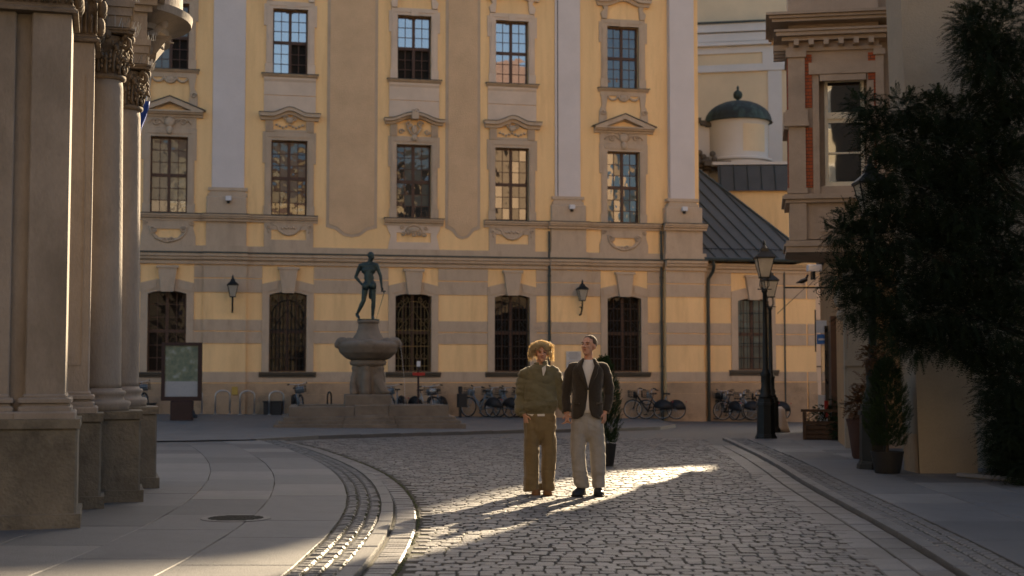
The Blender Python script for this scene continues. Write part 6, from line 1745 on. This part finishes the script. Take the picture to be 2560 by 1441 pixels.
# yew on the right: boughs as ellipsoids of sprays on real branches
yew = thing('yew_tree', 'large dark yew tree overhanging the pavement', 'tree', (7.6, 18.4, 0))
rootp = Vector((7.6, 18.4, 0))
def bp(px, py, Y): return Vector(((px - 1280) / 3555.6 * Y, Y, 1.43 + (930 - py) / 3555.6 * Y))
BOUGHS = [  # photo-measured bough centres with their depth, radius in metres, spray count
    (2520, 60, 18.0, .55, 420), (2470, 130, 17.8, .36, 230), (2445, 60, 17.8, .26, 130), (2540, 190, 18.2, .45, 330), (2500, 260, 18.2, .28, 150), (2555, 330, 18.3, .5, 420),
    (2160, 262, 17.6, .16, 60), (2185, 300, 17.6, .20, 90), (2215, 345, 17.7, .26, 130), (2265, 270, 17.8, .22, 100), (2350, 275, 18.0, .26, 140), (2425, 290, 18.0, .26, 140), (2300, 350, 17.9, .36, 260), (2400, 380, 18.2, .45, 380), (2500, 440, 18.4, .6, 560),
    (2230, 430, 17.7, .28, 170), (2300, 480, 17.9, .42, 330), (2400, 520, 18.1, .5, 460), (2200, 500, 17.6, .2, 100), (2130, 550, 17.5, .16, 70), (2100, 585, 17.4, .14, 60), (2165, 600, 17.5, .24, 140), (2240, 590, 17.7, .34, 260), (2340, 640, 18.0, .5, 450), (2460, 620, 18.3, .6, 560), (2540, 700, 18.3, .6, 560),
    (2110, 690, 17.4, .18, 90), (2160, 700, 17.5, .26, 150), (2230, 720, 17.7, .34, 250), (2140, 770, 17.4, .15, 70), (2200, 800, 17.5, .22, 120), (2290, 790, 17.8, .36, 280), (2380, 780, 18.0, .42, 330), (2470, 820, 18.2, .5, 430), (2240, 850, 17.6, .16, 70), (2290, 870, 17.7, .14, 60), (2370, 850, 17.9, .2, 110), (2430, 880, 18.0, .16, 80),
    (2535, 940, 18.0, .46, 380), (2550, 1060, 17.9, .45, 360), (2520, 1000, 18.4, .36, 260), (2535, 1110, 18.3, .36, 260), (2560, 1160, 17.7, .3, 200), (2515, 1150, 18.6, .22, 130)]
blobs = [(bp(px, py, Y) - rootp, (r * 1.05, r * 1.5, r * .95), int(n * 2.5)) for px, py, Y, r, n in BOUGHS]
frond_cloud(blob_centers(blobs, 5), .21, 10, .040, .0105, 6).build('crown', 'leafdark', yew)
br = MB(); tr = MB()
tr.tube([(0, 0, -.1), (.05, .05, 1.0), (.0, .1, 2.4), (-.1, .1, 4.2), (-.05, .05, 6.5)], [.24, .20, .17, .12, .06], 10); tr.build('trunk', 'bark', yew, smooth=True)
for i, (c, r, n) in enumerate(blobs):
    if r[0] < .2: continue
    a = Vector((-.05, .10, max(.5, min(6.0, c.z * .72)))); m_ = a.lerp(c, .5) + Vector((0, .25, -.12 + .25 * math.sin(i))); br.tube([a, a.lerp(m_, .5) + Vector((0, .1, -.05)), m_, m_.lerp(c, .5) + Vector((0, .05, .06)), c], [.03, .024, .018, .012, .006], 5)
br.build('branches', 'bark', yew, smooth=True)
# low shrub bed below the yew
for i, (x, y, r, lab) in enumerate(((6.95, 19.6, .42, 'low dark shrub at the foot of the buttress'), (7.0, 18.0, .5, 'low dark shrub directly under the yew'))):
    t = thing('shrub', lab, 'shrub', (x, y, PAVE), 0); frond_cloud(blob_centers([(Vector((0, 0, r * .8)), (r, r, r * .8), 420)], 30 + i), .16, 7, .05, .014, 31 + i).build('foliage', 'leafmid', t)
    MB().tube([(0, 0, 0), (.03, 0, r)], [.02, .01], 6).build('stem', 'bark', t)
bed = thing('bed_kerb', 'curved stone edging of the planting bed under the yew', 'edging', (0, 0, PAVE)); b = MB()
b.tube([(5.9, 18.9, .02), (6.3, 18.2, .02), (6.5, 17.4, .02), (6.6, 16.4, .02)], .05, 6); b.build('stone', 'kerb', bed)
def conifer(x, y, h, r, z0, label, pot=(.2, .3), m='leafmid', seed=1, zb=None):
    zb = (gz(x, y) + (0 if zb is None else zb))
    t = thing('potted_conifer', label, 'plant', (x, y, zb))
    p0, ph = pot
    MB().lathe([(p0 * .72, 0), (p0 * .8, ph * .2), (p0 * .95, ph * .85), (p0, ph), (p0 * .92, ph), (p0 * .88, ph * .9), (0, ph * .9)], seg=20).build('pot', 'black', t, auto=40)
    cs = []; rg = random.Random(seed)
    for i in range(1500):
        u = rg.random(); z = z0 + (h - z0) * u; rr = r * (math.sin(math.pi * min(1, .18 + u * .82)) ** .55) * (1.0 if u < .6 else 1 - .55 * (u - .6)); a = rg.uniform(0, 6.28)
        q = rg.random() ** .4 * (1 + .18 * noise.noise(Vector((math.cos(a) * 2, math.sin(a) * 2, z * 4 + seed))))
        cs.append((Vector((rr * q * math.cos(a), rr * q * math.sin(a), z)), Vector((math.cos(a) * .6, math.sin(a) * .6, 1.0 + rg.gauss(0, .3)))))
    frond_cloud(cs, .10, 5, .032, .012, seed + 1, 0).build('foliage', m, t)
    MB().tube([(0, 0, ph * .8), (0, 0, h * .8)], [.02, .008], 6).build('stem', 'bark', t)
conifer(1.42, 22.0, 1.62, .25, .34, 'potted conifer standing right behind the man in the blazer', (.19, .34), seed=11)
conifer(5.17, 19.7, 1.52, .30, .36, 'bushy potted conifer on the pavement by the buttress', (.23, .30), seed=14, zb=PAVE)
x, y = 5.72, 23.4
t = thing('vase_planter', 'tall tapered brown planter with rusty autumn leaves', 'planter', (x, y, gz(x, y) + PAVE)); MB().lathe([(.12, 0), (.15, .05), (.21, .5), (.235, .62), (.25, .66), (.22, .66), (.0, .6)], seg=20).build('pot', 'terracotta', t, auto=40)
frond_cloud(blob_centers([(Vector((0, 0, .88)), (.26, .26, .28), 260)], 44), .14, 6, .045, .02, 45).build('foliage', 'leafrust', t)
frond_cloud(blob_centers([(Vector((.05, 0, 1.15)), (.14, .14, .35), 60)], 46), .2, 6, .05, .016, 47).build('upper_foliage', 'leafrust', t)
x, y = 5.9, 21.75
t = thing('hanging_basket', 'rusty flower basket hanging on the lamp post', 'basket', (5.22, 20.42, 1.55)); MB().lathe([(.0, -.12), (.1, -.08), (.15, .04), (.15, .06)], seg=14).build('bowl', 'wickerwood', t); frond_cloud(blob_centers([(Vector((0, 0, .10)), (.2, .16, .16), 160)], 48), .12, 5, .04, .02, 49).build('foliage', 'leafrust', t)
# timber planter box with bushes
x, y = 7.05, 32.4
t = thing('timber_planter', 'wooden rail planter with green bushes by the annex', 'planter', (x, y, gz(x, y) + PAVE - .02), R(-8))
for px_ in (-.42, .5):
    MB().bbox(px_ - .04, px_ + .04, -.3, -.22, 0, .66, .008).build('post', 'wickerwood', t)
MB().box(-.50, .55, -.31, -.23, .661, .72).build('top_rail', 'wickerwood', t)
for i in range(4): MB().box(-.38, .46, -.285, -.255, .06 + .105 * i, .14 + .105 * i).build('plank', 'wickerwood', t)
MB().box(-.38, .46, -.25, .35, .02, .36).build('soil_box', 'wickerwood', t)
frond_cloud(blob_centers([(Vector((.1, 0, .55)), (.42, .3, .25), 320), (Vector((.45, -.1, .75)), (.25, .2, .4), 220), (Vector((.4, -.35, .3)), (.3, .2, .28), 260)], 50), .13, 6, .045, .018, 51).build('foliage', 'leafmid', t)
t = thing('menu_board', 'narrow menu board with red panel beside the annex door', 'board', (7.95, 36.8, gz(8, 37)), R(-6)); MB().box(-.05, .3, -.03, .03, 0, .12).build('foot', 'iron', t); MB().box(-.05, .22, -.02, .02, .12, 1.05).build('panel', 'plaque', t); MB().box(.10, .24, -.03, -.02, .45, 1.0).build('red_strip', 'red', t)
t = thing('shop_sign', 'small blue and white projecting sign beside the annex door', 'sign', (7.95, 37.2, 2.15), R(-6)); MB().box(0, .3, -.02, .02, .30, .62).build('upper_plate', 'plastic', t); MB().box(.02, .32, -.025, .015, .0, .26).build('lower_plate', 'signblue', t); MB().box(.06, .28, -.03, -.025, .10, .15).build('stripe', 'plastic', t); MB().box(-.03, 0, -.02, .02, -.2, .9).build('mount', 'iron', t)
t = thing('covered_stand', 'small stand under a grey cover behind the nearer lamp post', 'stand', (7.5, 39.9, gz(7.5, 39.9)), 0)
b = MB(); b.loft([ellring(z, 0, 0, a, a * .8, 20) for z, a in ((0, .26), (.15, .22), (.4, .17), (.62, .13), (.7, .05))]); mm = b.mesh('cover', 'greylight', True); displace(mm, folds(.03, 9, 9, 3, 1)); inst('cover', mm, t)
# iron bracket with lantern on the annex
t = thing('sign_bracket', 'horizontal iron sign bracket with scrolls projecting from the annex', 'bracket', (7.62, 33.6, 3.42), 0)
MB().tube([(0.1, 0, 0), (-1.16, 0, 0)], .022, 6).build('bar', 'iron', t); MB().tube([(-.62, 0, .02), (.0, .1, .62)], .007, 5).build('stay', 'iron', t); MB().tube([(-.7, 0, -.02), (-1.35, 0, -.62)], .007, 5).build('lower_stay', 'iron', t)
b = MB(); curl(b, -.25, .08, .14, 1.5, 1, 0, .012); curl(b, -.35, -.08, .10, 1.5, -1, 0, .012); curl(b, -.12, .22, .10, 1.4, -1, 0, .010); b.build('scrolls', 'iron', t)
pigeon(6.9, 33.6, 3.435, R(20), 'pigeon perched on the iron sign bracket');
